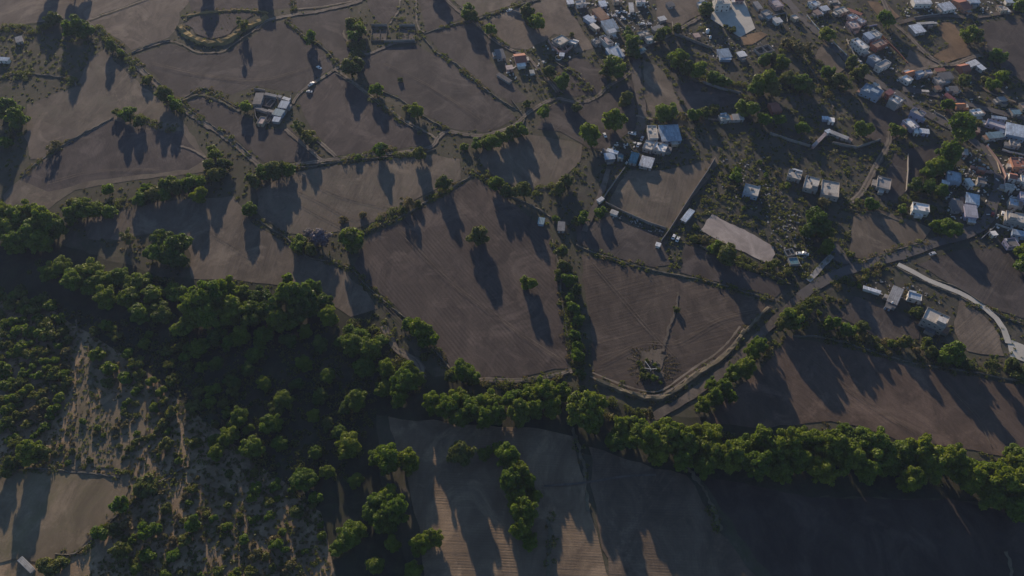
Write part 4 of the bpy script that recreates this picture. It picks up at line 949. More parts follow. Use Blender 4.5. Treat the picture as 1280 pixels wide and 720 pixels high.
# ------------------------------------------------------------------ trees
def quads_mesh(name, P, Nn, size, mats, tone, elong=1.0, seed=0):
    r = np.random.RandomState(seed); n = len(P)
    rn = r.normal(size=(n, 3)); t1 = np.cross(Nn, rn); t1 /= (np.linalg.norm(t1, axis=1, keepdims=True)+1e-9)
    t2 = np.cross(Nn, t1); t2 /= (np.linalg.norm(t2, axis=1, keepdims=True)+1e-9)
    s = size[:, None]
    k = r.uniform(0.7, 1.3, (n, 4, 1))
    V = np.stack([P+t1*s*k[:, 0]*elong, P+t2*s*k[:, 1], P-t1*s*k[:, 2]*elong, P-t2*s*k[:, 3]], 1).reshape(-1, 3)
    me = bpy.data.meshes.new(name)
    me.vertices.add(4*n); me.vertices.foreach_set('co', V.astype(np.float32).ravel())
    me.loops.add(4*n); me.loops.foreach_set('vertex_index', np.arange(4*n, dtype=np.int32))
    me.polygons.add(n); me.polygons.foreach_set('loop_start', np.arange(0, 4*n, 4, dtype=np.int32))
    try: me.polygons.foreach_set('loop_total', np.full(n, 4, dtype=np.int32))
    except Exception: pass
    me.update(calc_edges=True)
    a = me.attributes.new('tone', 'FLOAT', 'FACE'); a.data.foreach_set('value', tone.astype(np.float32))
    me.materials.append(mats)
    return me
def crown_mesh(name, mat, nl=26, n=3600, leaf=0.075, zc=0.95, zr=0.95, seed=0, lr=(0.24, 0.42), sparse=0.0, fill=0.25):
    r = np.random.RandomState(seed)
    # lobes over a lopsided dome
    L = []
    axes = np.array([1.0+r.uniform(-.25, .2), 1.0+r.uniform(-.25, .2), zr*r.uniform(.85, 1.1)]); nl = int(nl*r.uniform(.6, 1.15))
    for i in range(nl):
        u = r.normal(size=3); u /= np.linalg.norm(u)
        if u[2] < -0.9: u[2] *= -0.6; u /= np.linalg.norm(u)
        k = r.uniform(0.42, 0.92); L.append((u*axes*k, r.uniform(*lr)*(1.25-.45*k)))
    per = r.multinomial(n, np.array([l[1]**2 for l in L])/sum(l[1]**2 for l in L))
    Ps, Ns, T = [], [], []
    for (c, rad), m in zip(L, per):
        if m == 0: continue
        u = r.normal(size=(m, 3)); u[:, 2] = np.where(u[:, 2] < -0.6, -u[:, 2]*0.8, u[:, 2]); u /= np.linalg.norm(u, axis=1, keepdims=True)
        rr = rad*(1-np.abs(r.normal(0, 0.16+sparse*.2, (m, 1)))); sub = 1+0.16*np.sin(u[:, :1]*9+c[0]*7)*np.sin(u[:, 1:2]*8+c[1]*9)
        Ps.append(c+u*rr*sub*np.array([1, 1, .85])); Ns.append(u+r.normal(0, .55, (m, 3)))
        T.append(np.clip(r.normal(0.5, .2, m)+r.uniform(-.32, .32), 0, 1))
    m = int(n*fill); u = r.normal(size=(m, 3)); u /= np.linalg.norm(u, axis=1, keepdims=True)
    Ps.append(u*axes*r.uniform(.1, .7, (m, 1))); Ns.append(r.normal(size=(m, 3))); T.append(r.uniform(.2, .6, m))
    P = np.concatenate(Ps); Nn = np.concatenate(Ns); Nn /= np.linalg.norm(Nn, axis=1, keepdims=True); P[:, 2] += zc
    P[:, 2] = np.maximum(P[:, 2], 0.06)
    tone = np.concatenate(T)
    return quads_mesh(name, P, Nn, r.uniform(.6, 1.3, len(P))*leaf, M[mat], tone, 1.2, seed)
def trunk_mesh(name, seed, zc=0.95, thick=0.075, low=False):
    r = random.Random(seed); mb = MB()
    if low:
        for i in range(4):
            a = i*1.57+r.uniform(-.4, .4); mb.tube((0.05*math.cos(a), .05*math.sin(a), -.05), (.5*math.cos(a), .5*math.sin(a), .55), .04, .015, 5)
    else:
        k = zc*0.62; b = (r.uniform(-.06, .06), r.uniform(-.06, .06), k)
        mb.tube((0, 0, -.06), (b[0]*.5, b[1]*.5, k*.5), thick*1.25, thick, 8); mb.tube((b[0]*.5, b[1]*.5, k*.5), b, thick, thick*.8, 8)
        for i in range(5):
            a = i*1.26+r.uniform(-.4, .4); q = (b[0]+.32*math.cos(a), b[1]+.32*math.sin(a), k+r.uniform(.25, .5)); mb.tube(b, q, thick*.6, thick*.35, 6)
            e = (q[0]+.3*math.cos(a+r.uniform(-.6,.6)), q[1]+.3*math.sin(a), q[2]+r.uniform(.1, .35)); mb.tube(q, e, thick*.35, thick*.12, 5)
    return mesh_from(name, mb.v, mb.f, M['bark'])
PROTO = {}
def mk(kind, count, mats, name, cat, adj, **k):
    L = []
    low = k.pop('low', False)
    for i in range(count):
        for mt in mats:
            L.append((crown_mesh('crown', mt, seed=hash((kind, i)) % 9999 if False else (len(PROTO)*101+i*13+len(L)*7), **k), trunk_mesh('trunk', i+len(PROTO)*5, k.get('zc', 0.95), low=low)))
    PROTO[kind] = (L, name, cat, adj, k.get('zc', 0.95), low)
mk('round', 3, ['l_green', 'l_olive'], 'tree', 'tree', 'rounded leafy green')
mk('bright', 3, ['l_bright'], 'tree', 'tree', 'bright green leafy', nl=30)
mk('dark', 3, ['l_dark', 'l_green'], 'tree', 'tree', 'dense dark green', nl=22)
mk('big', 3, ['l_bright', 'l_green'], 'tree', 'tree', 'tall billowing green', nl=56, n=8500, leaf=0.056, zc=1.0, zr=1.05, lr=(0.18, 0.34))
mk('sparse', 3, ['l_olive', 'l_dry'], 'tree', 'tree', 'thin olive', nl=16, n=1400, leaf=0.07, sparse=0.6, lr=(.2, .36), fill=.2)
mk('purple', 1, ['l_purple'], 'tree', 'tree', 'purple flowering', nl=20, n=2600, leaf=0.065, sparse=0.5)
mk('bush', 4, ['l_green', 'l_olive'], 'bush', 'bush', 'low green', nl=12, n=700, leaf=0.14, zc=0.55, zr=0.6, low=True, lr=(.3, .5))
mk('drybush', 2, ['l_olive', 'l_dry'], 'bush', 'bush', 'low dry olive', nl=9, n=450, leaf=0.15, zc=0.5, zr=0.55, low=True, sparse=.5, lr=(.3, .5))
PLACED = []   # (px,py,kind,root)
def tree(x, y, r, kind='round', hs=None):
    if r <= 6 and kind in ('round', 'dark', 'sparse', 'bright', 'big'): kind = 'drybush' if kind == 'sparse' else 'bush'
    L, name, cat, adj, zc, low = PROTO[kind]
    if y < 330 and r > 6:
        r *= 1.04 if x < 1150 else .95
        hs = hs or rng.uniform(.78, 1.12)
    Rm = r/ppm(x, y); hs = hs or (rng.uniform(0.92, 1.12) if low else rng.uniform(0.85, 1.4))
    p = G(x, y, zc*Rm*hs*0.95)
    t = empty(name, (p.x, p.y, 0), rng.uniform(0, 6.28), (Rm, Rm, Rm*hs))
    cm, tm = rng.choice(L)
    link_mesh('trunk', tm, t); link_mesh('crown', cm, t)
    PLACED.append((x, y, kind, t, Rm)); return t
T_ = {
'round': [(66,24,8),(138,57,7),(150,66,6),(185,100,6),(205,118,9),(218,130,8),(160,143,9),(148,141,6),(175,152,7),(267,192,9),(280,205,8),(345,212,13),(330,216,9),(361,213,8),(525,193,9),(555,229,10),(597,295,13),(620,229,9),(632,238,8),(655,238,11),(643,241,7),(708,226,9),(699,236,9),(660,355,10),(702,315,8),(705,333,9),(712,350,10),(698,344,7),(720,362,7),(441,30,9),(438,84,11),(448,79,7),(510,135,6),(585,15,9),(592,21,7),(615,178,11),(640,166,10),(651,163,8),(595,180,8),(628,172,9),(580,184,6),(606,175,7),
 (659,15,9),(686,90,8),(702,102,9),(659,130,5),(680,140,8),(782,125,10),(770,84,13),(757,89,7),(825,45,8),(833,39,6),(846,35,7),(847,74,11),(860,85,8),(895,98,9),(906,102,8),(832,140,12),(868,143,8),(881,140,7),(893,136,6),(933,137,12),(955,104,13),(944,110,9),(967,112,10),(955,75,8),(966,73,7),(1000,104,11),(985,99,9),(1010,110,8),(1003,160,8),(1065,79,8),(1075,91,9),(1048,100,9),(1035,90,7),(1080,161,10),(1121,163,9),(1212,43,10),(1222,46,8),(1248,70,8),(1185,131,7),(1220,155,6),(1205,101,8),(1278,5,9),
 (990,399,12),(1001,391,11),(980,404,10),(1012,381,8),(1040,405,8),(1060,412,8),(1078,410,9),(1115,430,6),(1130,428,9),(1158,430,7),(1166,441,8),(1147,391,8),(1281,466,12),(1265,458,8),(908,318,15),(895,311,9),(920,220,8),(868,298,6),(750,265,7),(695,273,6),(729,272,7),(720,277,6),(1090,255,8),(1128,261,6),(1165,262,5),(440,300,15),(375,305,12),(388,312,9),(577,464,14),(590,470,11),(564,471,9),(577,567,17),(606,566,9),(1062,318,5),(475,187,8),(447,197,5),(1278,330,9)],
'bright': [(135,236,8),(308,133,7),(470,112,8),(521,138,9),(440,300,14),(672,27,11),(738,168,15),(768,150,13),(872,87,11),(613,37,8),(1033,44,9),(1252,95,8),(1241,105,8),(1185,286,12),(1172,283,8),(1196,287,8),(1168,207,11),(1160,216,8),(176,248,9),(359,348,8),(1192,442,14),(1180,446,9),(510,405,9),(522,412,12),(535,418,12),(528,428,8),(541,424,9),(623,560,10),(1280,314,11),(60,32,5)],
'dark': [(100,35,11),(86,37,8),(112,38,7),(10,135,12),(22,148,10),(8,178,7),(388,48,7),(882,12,9),(792,52,10),(785,44,8),(793,66,8),(790,58,9),(907,33,3),(915,38,5),(1107,24,10),(976,80,10),(1022,276,17),(1012,286,11),(1032,310,9),(1033,290,9),(1187,196,14),(1178,210,9),(1202,160,17),(1232,100,5),(205,300,13),(215,310,17),(198,315,12),(226,305,13),(188,318,9),(221,324,12),(208,322,10),(450,36,9),(443,44,8),(722,400,9),(718,420,8),(722,445,9),(716,385,8),(726,468,8),(721,433,8),(713,372,7),(1008,290,8),(1145,230,9),(1160,234,9),(1178,238,8),(955,150,8),(975,150,7)],
'sparse': [(303,31,9),(68,182,8),(387,170,9),(373,160,10),(510,253,9),(522,256,6),(504,264,6),(160,296,10),(1030,252,7),(1060,106,8),(1010,60,7),(998,62,8),(1255,72,5),(1210,455,7),(1240,454,8),(800,520,9),(812,517,7),(720,135,7),(1110,442,5),(1100,434,6),(1145,440,6),(870,284,5),(880,300,7),(985,340,6),(968,330,7),(500,100,4),(985,52,8),(991,58,6),(1083,422,7),(960,437,8),(430,275,6),(455,268,6)],
'purple': [(400,297,14),(388,292,9)],
}
for k, l in T_.items():
    for a in l:
        tree(*a, kind=k)
BIG = [(940,439,10),(948,433,9),(932,459,13),(919,466,11),(905,484,10),(890,481,9),(895,496,10),(880,505,10),(912,495,8),
 (505,480,14),(520,475,11),(498,498,10),(540,505,12),(560,508,14),(590,510,16),(574,500,13),(611,505,14),(640,500,14),(662,495,14),(681,488,15),(702,490,11),(650,516,13),(690,508,12),(730,513,19),(745,506,15),(742,527,14),(622,518,12),(670,512,12),(605,522,12),(575,523,12),
 (795,543,17),(778,534,13),(812,550,16),(832,545,17),(850,552,16),(866,558,17),(885,550,17),(897,568,16),(915,570,18),(930,560,15),(950,550,15),(945,580,17),(966,568,15),(985,558,17),(1000,575,16),(1015,553,17),(1040,558,19),(1060,573,17),(1075,555,17),(1095,560,19),(1110,580,15),(1130,570,17),(1150,565,16),(1162,585,15),(1185,575,16),(1200,585,17),(1216,600,15),(1230,590,13),(1250,604,17),(1262,588,14),(1277,608,17),(1270,570,12),(1240,622,15),(1270,635,15),(825,565,14),(855,575,13),(880,583,14),(975,590,14),(1030,590,15),(1085,590,14),(1140,600,13),(770,552,13),(870,540,10),(1000,545,11),(1055,540,10),
 (636,574,14),(650,590,13),(640,602,13),(661,604,9),(667,621,8),(655,640,13),(651,660,12),(662,676,9),(645,622,12),
 (485,575,14),(511,578,12),(470,571,9),(380,600,13),(435,558,14),(445,600,9),(474,630,13),(487,620,12),(464,642,11),(481,652,12),(494,637,13),(435,670,14),(446,664,11),(424,685,9),(491,680,9),(526,680,12),(541,674,10),(469,706,10),(516,713,10),(395,622,7),(345,680,7),
 (10,285,15),(25,274,15),(40,290,15),(56,275,14),(68,285,12),(20,302,13),(50,303,13),(4,270,12),(35,268,11),(88,270,9),(92,259,9),(105,262,11),(120,262,9),(136,266,8),
 (194,243,9),(210,230,9),(221,235,8),(233,230,10),(205,243,7),(248,244,9),(249,228,8),(240,224,7),(311,262,9),(316,226,8),(183,237,7),(270,218,9),(262,207,8),
 (60,340,10),(76,334,12),(92,350,14),(110,340,14),(130,350,14),(150,347,11),(171,355,12),(183,350,8),(118,358,12),
 (250,382,17),(266,371,17),(282,364,15),(240,392,14),(302,368,12),(260,398,14),(221,366,13),(192,367,13),(290,390,15),(160,372,13),(176,390,13),(202,392,13),(230,408,13),(132,372,13),
 (340,385,15),(360,371,15),(380,376,17),(401,380,15),(371,396,14),(350,402,13),(411,396,13),(392,365,13),(322,372,12),(318,395,14),
 (440,430,15),(451,420,12),(462,440,15),(436,413,8),(425,428,8),(472,430,11),(381,415,9),(446,500,12),(431,510,9),(512,465,12),(482,462,11),(455,460,12),(478,486,11),(400,430,10),(360,425,11),(330,420,10),(300,420,12),(270,420,11),
 (355,500,12),(345,511,9),(339,531,12),(392,520,9),(410,530,8),(285,430,8),(318,445,9),(325,430,8),(310,462,9),(290,478,9),(270,455,9),(250,435,10),(380,455,10),(410,470,10),(400,495,10),(370,480,9),(330,480,9),(425,540,10),(300,520,11),(285,545,11),(315,560,12),(350,555,10),(395,565,9),(410,590,9),(372,640,8),(320,610,8),(270,565,10),
 (9,590,7),(38,566,11),(55,567,7),(14,577,7)]
for a in BIG:
    x, y, r = a
    k = 'big'
    if y < 260 or r < 9: k = rng.choice(['bright', 'round', 'round'])
    if 120 < x < 480 and 360 < y < 520 and rng.random() < 0.55: k = 'dark'
    hs = None
    if x < 240 and 325 < y < 420: hs = rng.uniform(.6, .8)
    elif 240 <= x < 480 and y > 405: hs = rng.uniform(.7, .95)
    tree(x, y, r*(1.22 if y > 540 and 415 < x < 690 else 1.1 if y > 470 and x > 490 else 1.08), kind=k, hs=hs)

def inpoly(x, y, P):
    c = False; n = len(P)
    for i in range(n):
        x1, y1 = P[i]; x2, y2 = P[i-1]
        if (y1 > y) != (y2 > y) and x < (x2-x1)*(y-y1)/(y2-y1)+x1: c = not c
    return c
def scatter(poly, n, rr, kinds, mind=1.0, avoid=()):
    xs = [p[0] for p in poly]; ys = [p[1] for p in poly]; got = 0; tries = 0; loc = []
    while got < n and tries < n*40:
        tries += 1; x, y = rng.uniform(min(xs), max(xs)), rng.uniform(min(ys), max(ys))
        if not inpoly(x, y, poly): continue
        if any(inpoly(x, y, q) for q in avoid): continue
        r = rng.uniform(*rr)**1.0
        if any((x-a)**2+(y-b)**2 < (mind*(r+c))**2 for a, b, c in loc): continue
        loc.append((x, y, r)); tree(x, y, r, kind=rng.choice(kinds)); got += 1
gully = [(92,400),(112,400),(120,450),(114,480),(112,530),(92,530),(98,480),(100,455)]
scatter([(0,362),(50,368),(95,400),(92,470),(70,530),(20,560),(0,540)], 90, (4.5,8.5), ['bush','bush','bush','drybush'], .62, [gully])
scatter([(100,400),(180,410),(250,440),(300,480),(330,560),(260,570),(200,560),(190,500),(110,470)], 46, (5,9), ['bush'], .7, [gully])
scatter([(120,500),(190,500),(240,570),(230,590),(100,590),(60,570),(100,530)], 44, (2.5,5), ['bush','drybush'], .7)
scatter([(250,600),(330,580),(400,640),(420,720),(110,720),(150,660),(190,640)], 50, (4,8.5), ['bush','bush','drybush'], .7)
scatter([(180,600),(300,570),(330,660),(300,720),(200,720)], 34, (2.5,5), ['drybush'], .7)
for a in [(125,665,11),(140,660,8),(185,607,13),(150,632,9),(180,665,9),(195,660,7),(150,690,10),(185,693,9),(60,708,12),(75,705,9),(240,655,9),(25,575,5)]:
    tree(*a, kind=rng.choice(['round','bush']))
scatter([(905,205),(960,190),(990,205),(985,250),(1000,262),(990,290),(905,262),(875,262)], 14, (2.5,4.5), ['bush','drybush'], 1.0)
scatter([(880,300),(985,345),(1010,330),(1000,290),(960,285),(970,330)], 12, (2.5,4), ['drybush'], 1.0)
scatter([(990,390),(1080,345),(1110,345),(1060,372),(1000,410)], 9, (3,5), ['bush','drybush'], 1.0)
scatter([(650,20),(700,0),(900,90),(1050,120),(1030,175),(840,150)], 8, (3,5), ['drybush'], 1.4)
for a in [(809,452,4),(818,456,3),(803,462,5),(822,462,4),(806,470,6),(817,472,5),(845,387,5),(826,478,3),(800,455,4)]: tree(*a, kind='bush')
# trees just beyond the top edge throw the long shadows lying on the top fields
for a in [(62,-16,11),(90,-14,9),(104,-12,7),(258,-20,10),(330,-22,8),(545,-20,9)]: tree(*a, kind='round')

TREES = sorted([a for a in PLACED if PROTO[a[2]][2] == 'tree'], key=lambda a: -a[4]*ppm(a[0], a[1]))
LOWT = TREES[298:]
if LOWT:
    drop = set(id(a) for a in LOWT); PLACED = [a for a in PLACED if id(a) not in drop]
    VV, TT = [], []; MI = []; mats = []; tb = MB()
    for x, y, k, t, Rm in LOWT:
        cr = [c for c in t.children if c.name.startswith('crown')][0]; me = cr.data; nv = len(me.vertices)
        co = np.empty(nv*3, np.float32); me.vertices.foreach_get('co', co); co = co.reshape(-1, 4, 3)
        tn = np.empty(nv//4, np.float32); me.attributes['tone'].data.foreach_get('value', tn)
        sel = np.random.RandomState(int(x*7+y)).permutation(len(co))[:1500]; co = co[sel]; tn = tn[sel]
        cen_ = co.mean(1, keepdims=True); co = cen_+(co-cen_)*math.sqrt(max(1.0, nv/4/1500.0))
        a = t.rotation_euler.z; sc_ = np.array(t.scale); q = co*sc_
        VV.append(np.stack([q[..., 0]*math.cos(a)-q[..., 1]*math.sin(a)+t.location.x, q[..., 0]*math.sin(a)+q[..., 1]*math.cos(a)+t.location.y, q[..., 2]], -1)); TT.append(tn)
        if me.materials[0] not in mats: mats.append(me.materials[0])
        MI.append(np.full(len(tn), mats.index(me.materials[0]), np.int32))
        tb.tube((t.location.x, t.location.y, -.1), (t.location.x, t.location.y, Rm), .09*Rm, .06*Rm, 6)
        for c in list(t.children): bpy.data.objects.remove(c)
        bpy.data.objects.remove(t)
    V = np.concatenate(VV).reshape(-1, 3); n_ = len(V)//4
    me = bpy.data.meshes.new('small_trees'); me.vertices.add(4*n_); me.vertices.foreach_set('co', V.astype(np.float32).ravel())
    me.loops.add(4*n_); me.loops.foreach_set('vertex_index', np.arange(4*n_, dtype=np.int32))
    me.polygons.add(n_); me.polygons.foreach_set('loop_start', np.arange(0, 4*n_, 4, dtype=np.int32))
    for m_ in mats: me.materials.append(m_)
    me.polygons.foreach_set('material_index', np.concatenate(MI)); me.update(calc_edges=True)
    a_ = me.attributes.new('tone', 'FLOAT', 'FACE'); a_.data.foreach_set('value', np.concatenate(TT))
    st = link_mesh('small_trees', me); tag(st, 'smaller green trees filling in among the larger ones', 'trees', kind='stuff')
    tb.build('trunk', M['bark'], st)
# labels: nearest landmark, then order from the left
ZONES = [(66,25,'at the head of the long diagonal track'),(140,60,'along the upper diagonal track'),(205,120,'along the middle of the diagonal track'),(15,150,'in the dark clump at the left edge'),(165,145,'in the row inside the upper left field'),
 (68,182,'alone above the long straight shadow at left'),(303,30,'by the dry pond bank'),(275,200,'where the diagonal track meets the cross track'),(345,213,'at the left end of the cross track'),(380,165,'below the left farm compound'),(308,133,'at the corner of the left farm compound'),
 (390,48,'on the wall in the top dark field'),(443,35,'beside the roofless ruins at top centre'),(442,82,'at the farm track junction'),(505,125,'on the sloping track wall'),(500,192,'on the cross track left of the bare junction'),(590,20,'on the top centre wall crossing'),(615,175,'in the clump at the right end of cross track'),
 (665,22,'by the brown field near the village top'),(695,100,'below the courtyard farmhouse'),(738,168,'left of the middle house cluster'),(785,140,'along the shaded road above middle cluster'),(770,85,'below the pale blue village roof'),(790,55,'in the dark gap right of the blue hall'),(832,42,'on the pale dirt lane'),(862,82,'in the plot under the concrete yard'),(900,100,'in the plots right of the dirt lane'),(860,140,'in the orchard row above the shaded yard'),(933,137,'beside the red tiled house in trees'),(955,106,'in the clump below the blue roof'),(960,75,'next to the roofless grey rooms'),(907,35,'on the white concrete yard edge'),(882,12,'left of the concrete yard'),
 (1000,106,'in the scrub plots left of the road'),(1000,60,'near the top of the village road'),(1033,44,'beside the road kerb wall'),(1065,90,'across the road from the white house row'),(1107,24,'at the start of the top lane'),(1003,160,'in the shaded plots'),(1100,162,'below the blue painted road house'),(1217,45,'at the left of far right field'),(1248,70,'inside the far right field'),(1243,102,'at the bottom of far right field'),(1200,130,'along the side street'),(1202,160,'at the big shadow beside the road'),(1205,101,'by the junction row'),(1278,5,'at the top right corner'),
 (1178,203,'above the blue roof inside the bend'),(1155,232,'in the shade left of the bend'),(1185,287,'above the shaded road by junction'),(1130,260,'round the lone white house'),(1090,255,'beside the dirt lane end'),(1280,320,'at the right edge under the junction'),(1020,280,'below the three cream roofs'),(1034,305,'beside the paved ramp'),(930,230,'round the stained cream house'),(905,316,'below the pale dirt lot'),(870,292,'by the narrow metal roof'),(955,270,'in the scrub plot above the pale lot'),(975,335,'in the scrub right of the pale lot'),
 (750,265,'at the lower end of yard wall'),(720,275,'round the little grey farm shed'),(705,230,'on the upper left yard slope'),(645,240,'on the wall right of the field peak'),(620,232,'just below the central field peak'),(555,229,'left of the central field peak'),(512,257,'on the wall above the central field'),(440,295,'right of the purple blossom tree'),(380,305,'under the purple blossom'),(359,348,'alone in the left tan field'),(597,295,'standing alone high in the central field'),(660,355,'standing alone on right of central field'),(705,335,'at the top of the upright tree row'),(720,420,'in the shaded part of upright row'),(812,463,'round the rubble heap'),(845,387,'on the footpath above the rubble heap'),
 (528,417,'on the left corner of central field'),(577,466,'at the bottom corner of central field'),(740,515,'in the wood below the footpath end'),(690,495,'in the wood below the central field, right part'),(640,505,'in the wood below the central field, middle'),(590,510,'in the wood below the central field, left part'),(545,505,'in the wood at the left of the shaded gap'),(505,480,'at the wood corner by the pale gully'),
 (805,520,'where the earth bank meets the river wood'),(790,545,'in the river wood, left end'),(840,555,'in the river wood under the road end'),(890,565,'in the river wood left of centre'),(940,565,'in the river wood below the road trees'),(990,565,'in the river wood middle stretch'),(1040,560,'in the river wood right of middle'),(1090,565,'in the river wood below the striped field'),(1140,575,'in the river wood towards the right'),(1195,585,'in the river wood near right end'),(1250,605,'in the river wood at the right edge'),
 (940,440,'on the shaded lane above the river wood'),(925,463,'right of the curved earth bank, upper'),(895,490,'right of the curved earth bank, lower'),(990,397,'at the left end of striped field hedge'),(1015,375,'along the shaded road hedge'),(1060,360,'in the scrub under the paved ramp'),(1065,412,'in the striped field hedge, left part'),(1115,430,'in the striped field hedge, middle'),(1150,435,'in the hedge below the two storey house'),(1150,391,'left of the two storey house'),(1190,443,'in the hedge right of two storey house'),(1235,455,'in the hedge near the white path end'),(1278,463,'at the right edge by the white pad'),
 (577,568,'round and alone below the wood'),(620,565,'at the top of the bottom hedge'),(650,595,'in the bottom hedge, upper half'),(655,650,'in the bottom hedge, lower half'),(490,576,'on the shaded field edge at lower middle'),(480,635,'in the sunlit clump at lower middle'),(438,670,'in the lower clump left of furrows'),(530,680,'on the left edge of the furrowed rows'),(490,705,'at the bottom edge left of furrows'),(435,558,'in the wood left of the shaded field'),(385,605,'in the open wood at lower middle'),
 (20,285,'in the big clump at the left edge'),(60,285,'at the right of the left edge clump'),(105,263,'in the left field hedge, first part'),(160,297,'alone in the left shaded hollow'),(190,243,'in the left field hedge, middle'),(235,232,'in the left field hedge, last part'),(310,262,'at the corner of tan middle field'),(135,236,'above the left field hedge'),(208,310,'in the big lone clump at left'),(80,340,'on the upper edge of left wood, start'),(135,350,'on the upper edge of left wood, middle'),(175,362,'on the upper edge of left wood, end'),
 (200,388,'in the left wood, upper part'),(255,382,'in the dark wood under the tan field, left'),(290,375,'in the dark wood under the tan field, middle'),(335,390,'in the dark wood under the tan field, right'),(385,380,'at the right end of the dark wood'),(450,428,'in the wood beside the pale gully, upper'),(465,465,'in the wood beside the pale gully, lower'),(440,505,'above the shaded lower field'),(380,430,'in the dark wood below its right end'),(300,430,'in the dark wood centre'),(250,430,'in the dark wood, lower left'),(325,480,'in the dark hollow of the wood'),(395,490,'in the dark hollow, right side'),(345,520,'in the lower wood, middle'),(400,530,'in the lower wood, right'),(295,540,'in the lower wood, left'),(290,480,'in the wood left of dark hollow'),(340,570,'in the lower wood, bottom edge'),
 (20,390,'on the scrub slope, upper left edge'),(60,385,'on the scrub slope, top'),(25,430,'on the scrub slope, left edge middle'),(65,430,'on the scrub slope left of gully'),(25,480,'on the scrub slope, lower left edge'),(65,480,'on the lower scrub slope left of gully'),(40,525,'above the beige corner field'),(40,570,'on the wall of the beige field'),
 (130,420,'on the slope right of gully, top'),(140,460,'on the slope right of gully, middle'),(180,440,'between gully and dark wood, upper'),(185,480,'between gully and dark wood, lower'),(220,470,'on the slope by the dark wood'),(240,510,'on the lower slope by the wood'),(140,520,'on the bare slope, top'),(180,530,'on the bare slope, right'),(110,560,'on the bare slope, left'),(150,575,'on the bare slope above beige field'),(215,550,'on the slope above the dark wall'),(265,560,'at the foot of the lower wood'),
 (185,608,'at the joint of the dark walls'),(150,640,'along the dark beige field wall'),(125,665,'midway down the dark field wall'),(150,695,'at the foot of the dark field wall'),(65,706,'beside the long cattle shed'),(200,670,'in the bottom left scrub, left part'),(240,620,'in the bottom left scrub, top'),(240,660,'in the bottom left scrub, middle'),(240,700,'in the bottom left scrub, lowest'),(290,610,'in the bottom scrub, upper middle'),(290,660,'in the bottom scrub, middle'),(290,705,'in the bottom scrub, lowest middle'),(340,640,'in the bottom scrub, upper right'),(340,690,'in the bottom scrub, lower right'),(390,690,'in the bottom scrub left of sunlit clump'),(390,650,'in the bottom scrub, far right top')]
ORD = ['', 'second', 'third', 'fourth', 'fifth', 'sixth', 'seventh', 'eighth', 'ninth', 'tenth', 'eleventh', 'twelfth', 'thirteenth', 'fourteenth', 'fifteenth', 'sixteenth']
zb = {}
for x, y, k, t, Rm in PLACED:
    zi = min(range(len(ZONES)), key=lambda i: (ZONES[i][0]-x)**2+(ZONES[i][1]-y)**2*1.6)
    zb.setdefault((zi, PROTO[k][2]), []).append((x, k, t))
for (zi, cat), L in zb.items():
    L.sort(key=lambda a: a[0]); ph = ZONES[zi][2]
    for i, (x, k, t) in enumerate(L):
        adj = PROTO[k][3]
        if len(L) == 1: lb = '%s %s %s' % (adj, cat, ph)
        elif len(L) == 2: lb = '%s %s, %s one of two, %s' % (adj, cat, ('left', 'right')[i], ph)
        elif i == 0: lb = '%s %s, leftmost %s' % (adj, cat, ph)
        elif i == len(L)-1: lb = '%s %s, rightmost %s' % (adj, cat, ph)
        else: lb = '%s %s, %s from left %s' % (adj, cat, ORD[min(i, 15)], ph)
        ws = lb.split()
        while len(lb.split()) > 16: lb = ' '.join(lb.split()[1:])
        tag(t, lb, cat, 'trees of the valley' if cat == 'tree' else 'bushes of the valley')

# ------------------------------------------------------------------ ground cover
r0 = np.random.RandomState(5)
def cover(name, pts, size, mat, label_kind, flat=0.5):
    P = np.array(pts); n = len(P)
    Nn = r0.normal(size=(n, 3)); Nn[:, 2] = np.abs(Nn[:, 2])*flat+.3; Nn /= np.linalg.norm(Nn, axis=1, keepdims=True)
    me = quads_mesh(name, P, Nn, np.full(n, size)*r0.uniform(.5, 1.4, n), M[mat], r0.uniform(0, 1, n), 1.1, 3)
    o = link_mesh(name, me); tag(o, kind='stuff'); return o
def tufts(c, k, rad, hh):
    out = []
    for i in range(k):
        a = r0.uniform(0, 6.28); q = rad*math.sqrt(r0.uniform()); out.append((c[0]+q*math.cos(a), c[1]+q*math.sin(a), r0.uniform(0.05, hh)*(1-.6*q/rad)))
    return out
A_, B_ = [], []
for c, dens, w0, tall in SCRUB_LINES:
    for a, b in zip(c[:-1], c[1:]):
        L = (b-a).length
        for j in range(int(L*0.55*dens+r0.uniform())):
            p = a.lerp(b, r0.uniform()); s = r0.choice([-1, 1])*(w0*.35+abs(r0.normal(0, 1.1))); d = (b-a).normalized()
            q = p+Vector((-d.y, d.x, 0))*s; rd = (.45+1.5*r0.uniform()**2)*(1+.35*(tall-1))
            if math.sin(p.x*.09+3*math.sin(p.y*.07)) < -.55: continue
            (A_ if r0.uniform() < (.55 if tall < 1.5 else .85) else B_).extend(tufts(q, int(8+rd*rd*14), rd, rd*1.3))
o = cover('scrub', A_, .32, 'l_olive', 'stuff'); tag(o, 'low green weeds and scrub along the field walls', 'scrub')
o = cover('dry_grass', B_, .30, 'l_dry', 'stuff'); tag(o, 'dry yellow grass clumps along the field walls', 'dry grass')
def area(poly, n, rd, hh):
    out = []; xs = [p[0] for p in poly]; ys = [p[1] for p in poly]; g = 0
    while g < n:
        x, y = r0.uniform(min(xs), max(xs)), r0.uniform(min(ys), max(ys))
        if not inpoly(x, y, poly): continue
        if any(inpoly(x, y, f) for f in BARE): continue
        g += 1; p = G(x, y); q = r0.uniform(*rd); out += tufts(p, int(6+q*14), q, q*hh)
    return out
slope = [(-20,370),(60,375),(200,420),(300,500),(330,570),(400,640),(420,740),(90,740),(165,640),(160,595),(-20,580)]
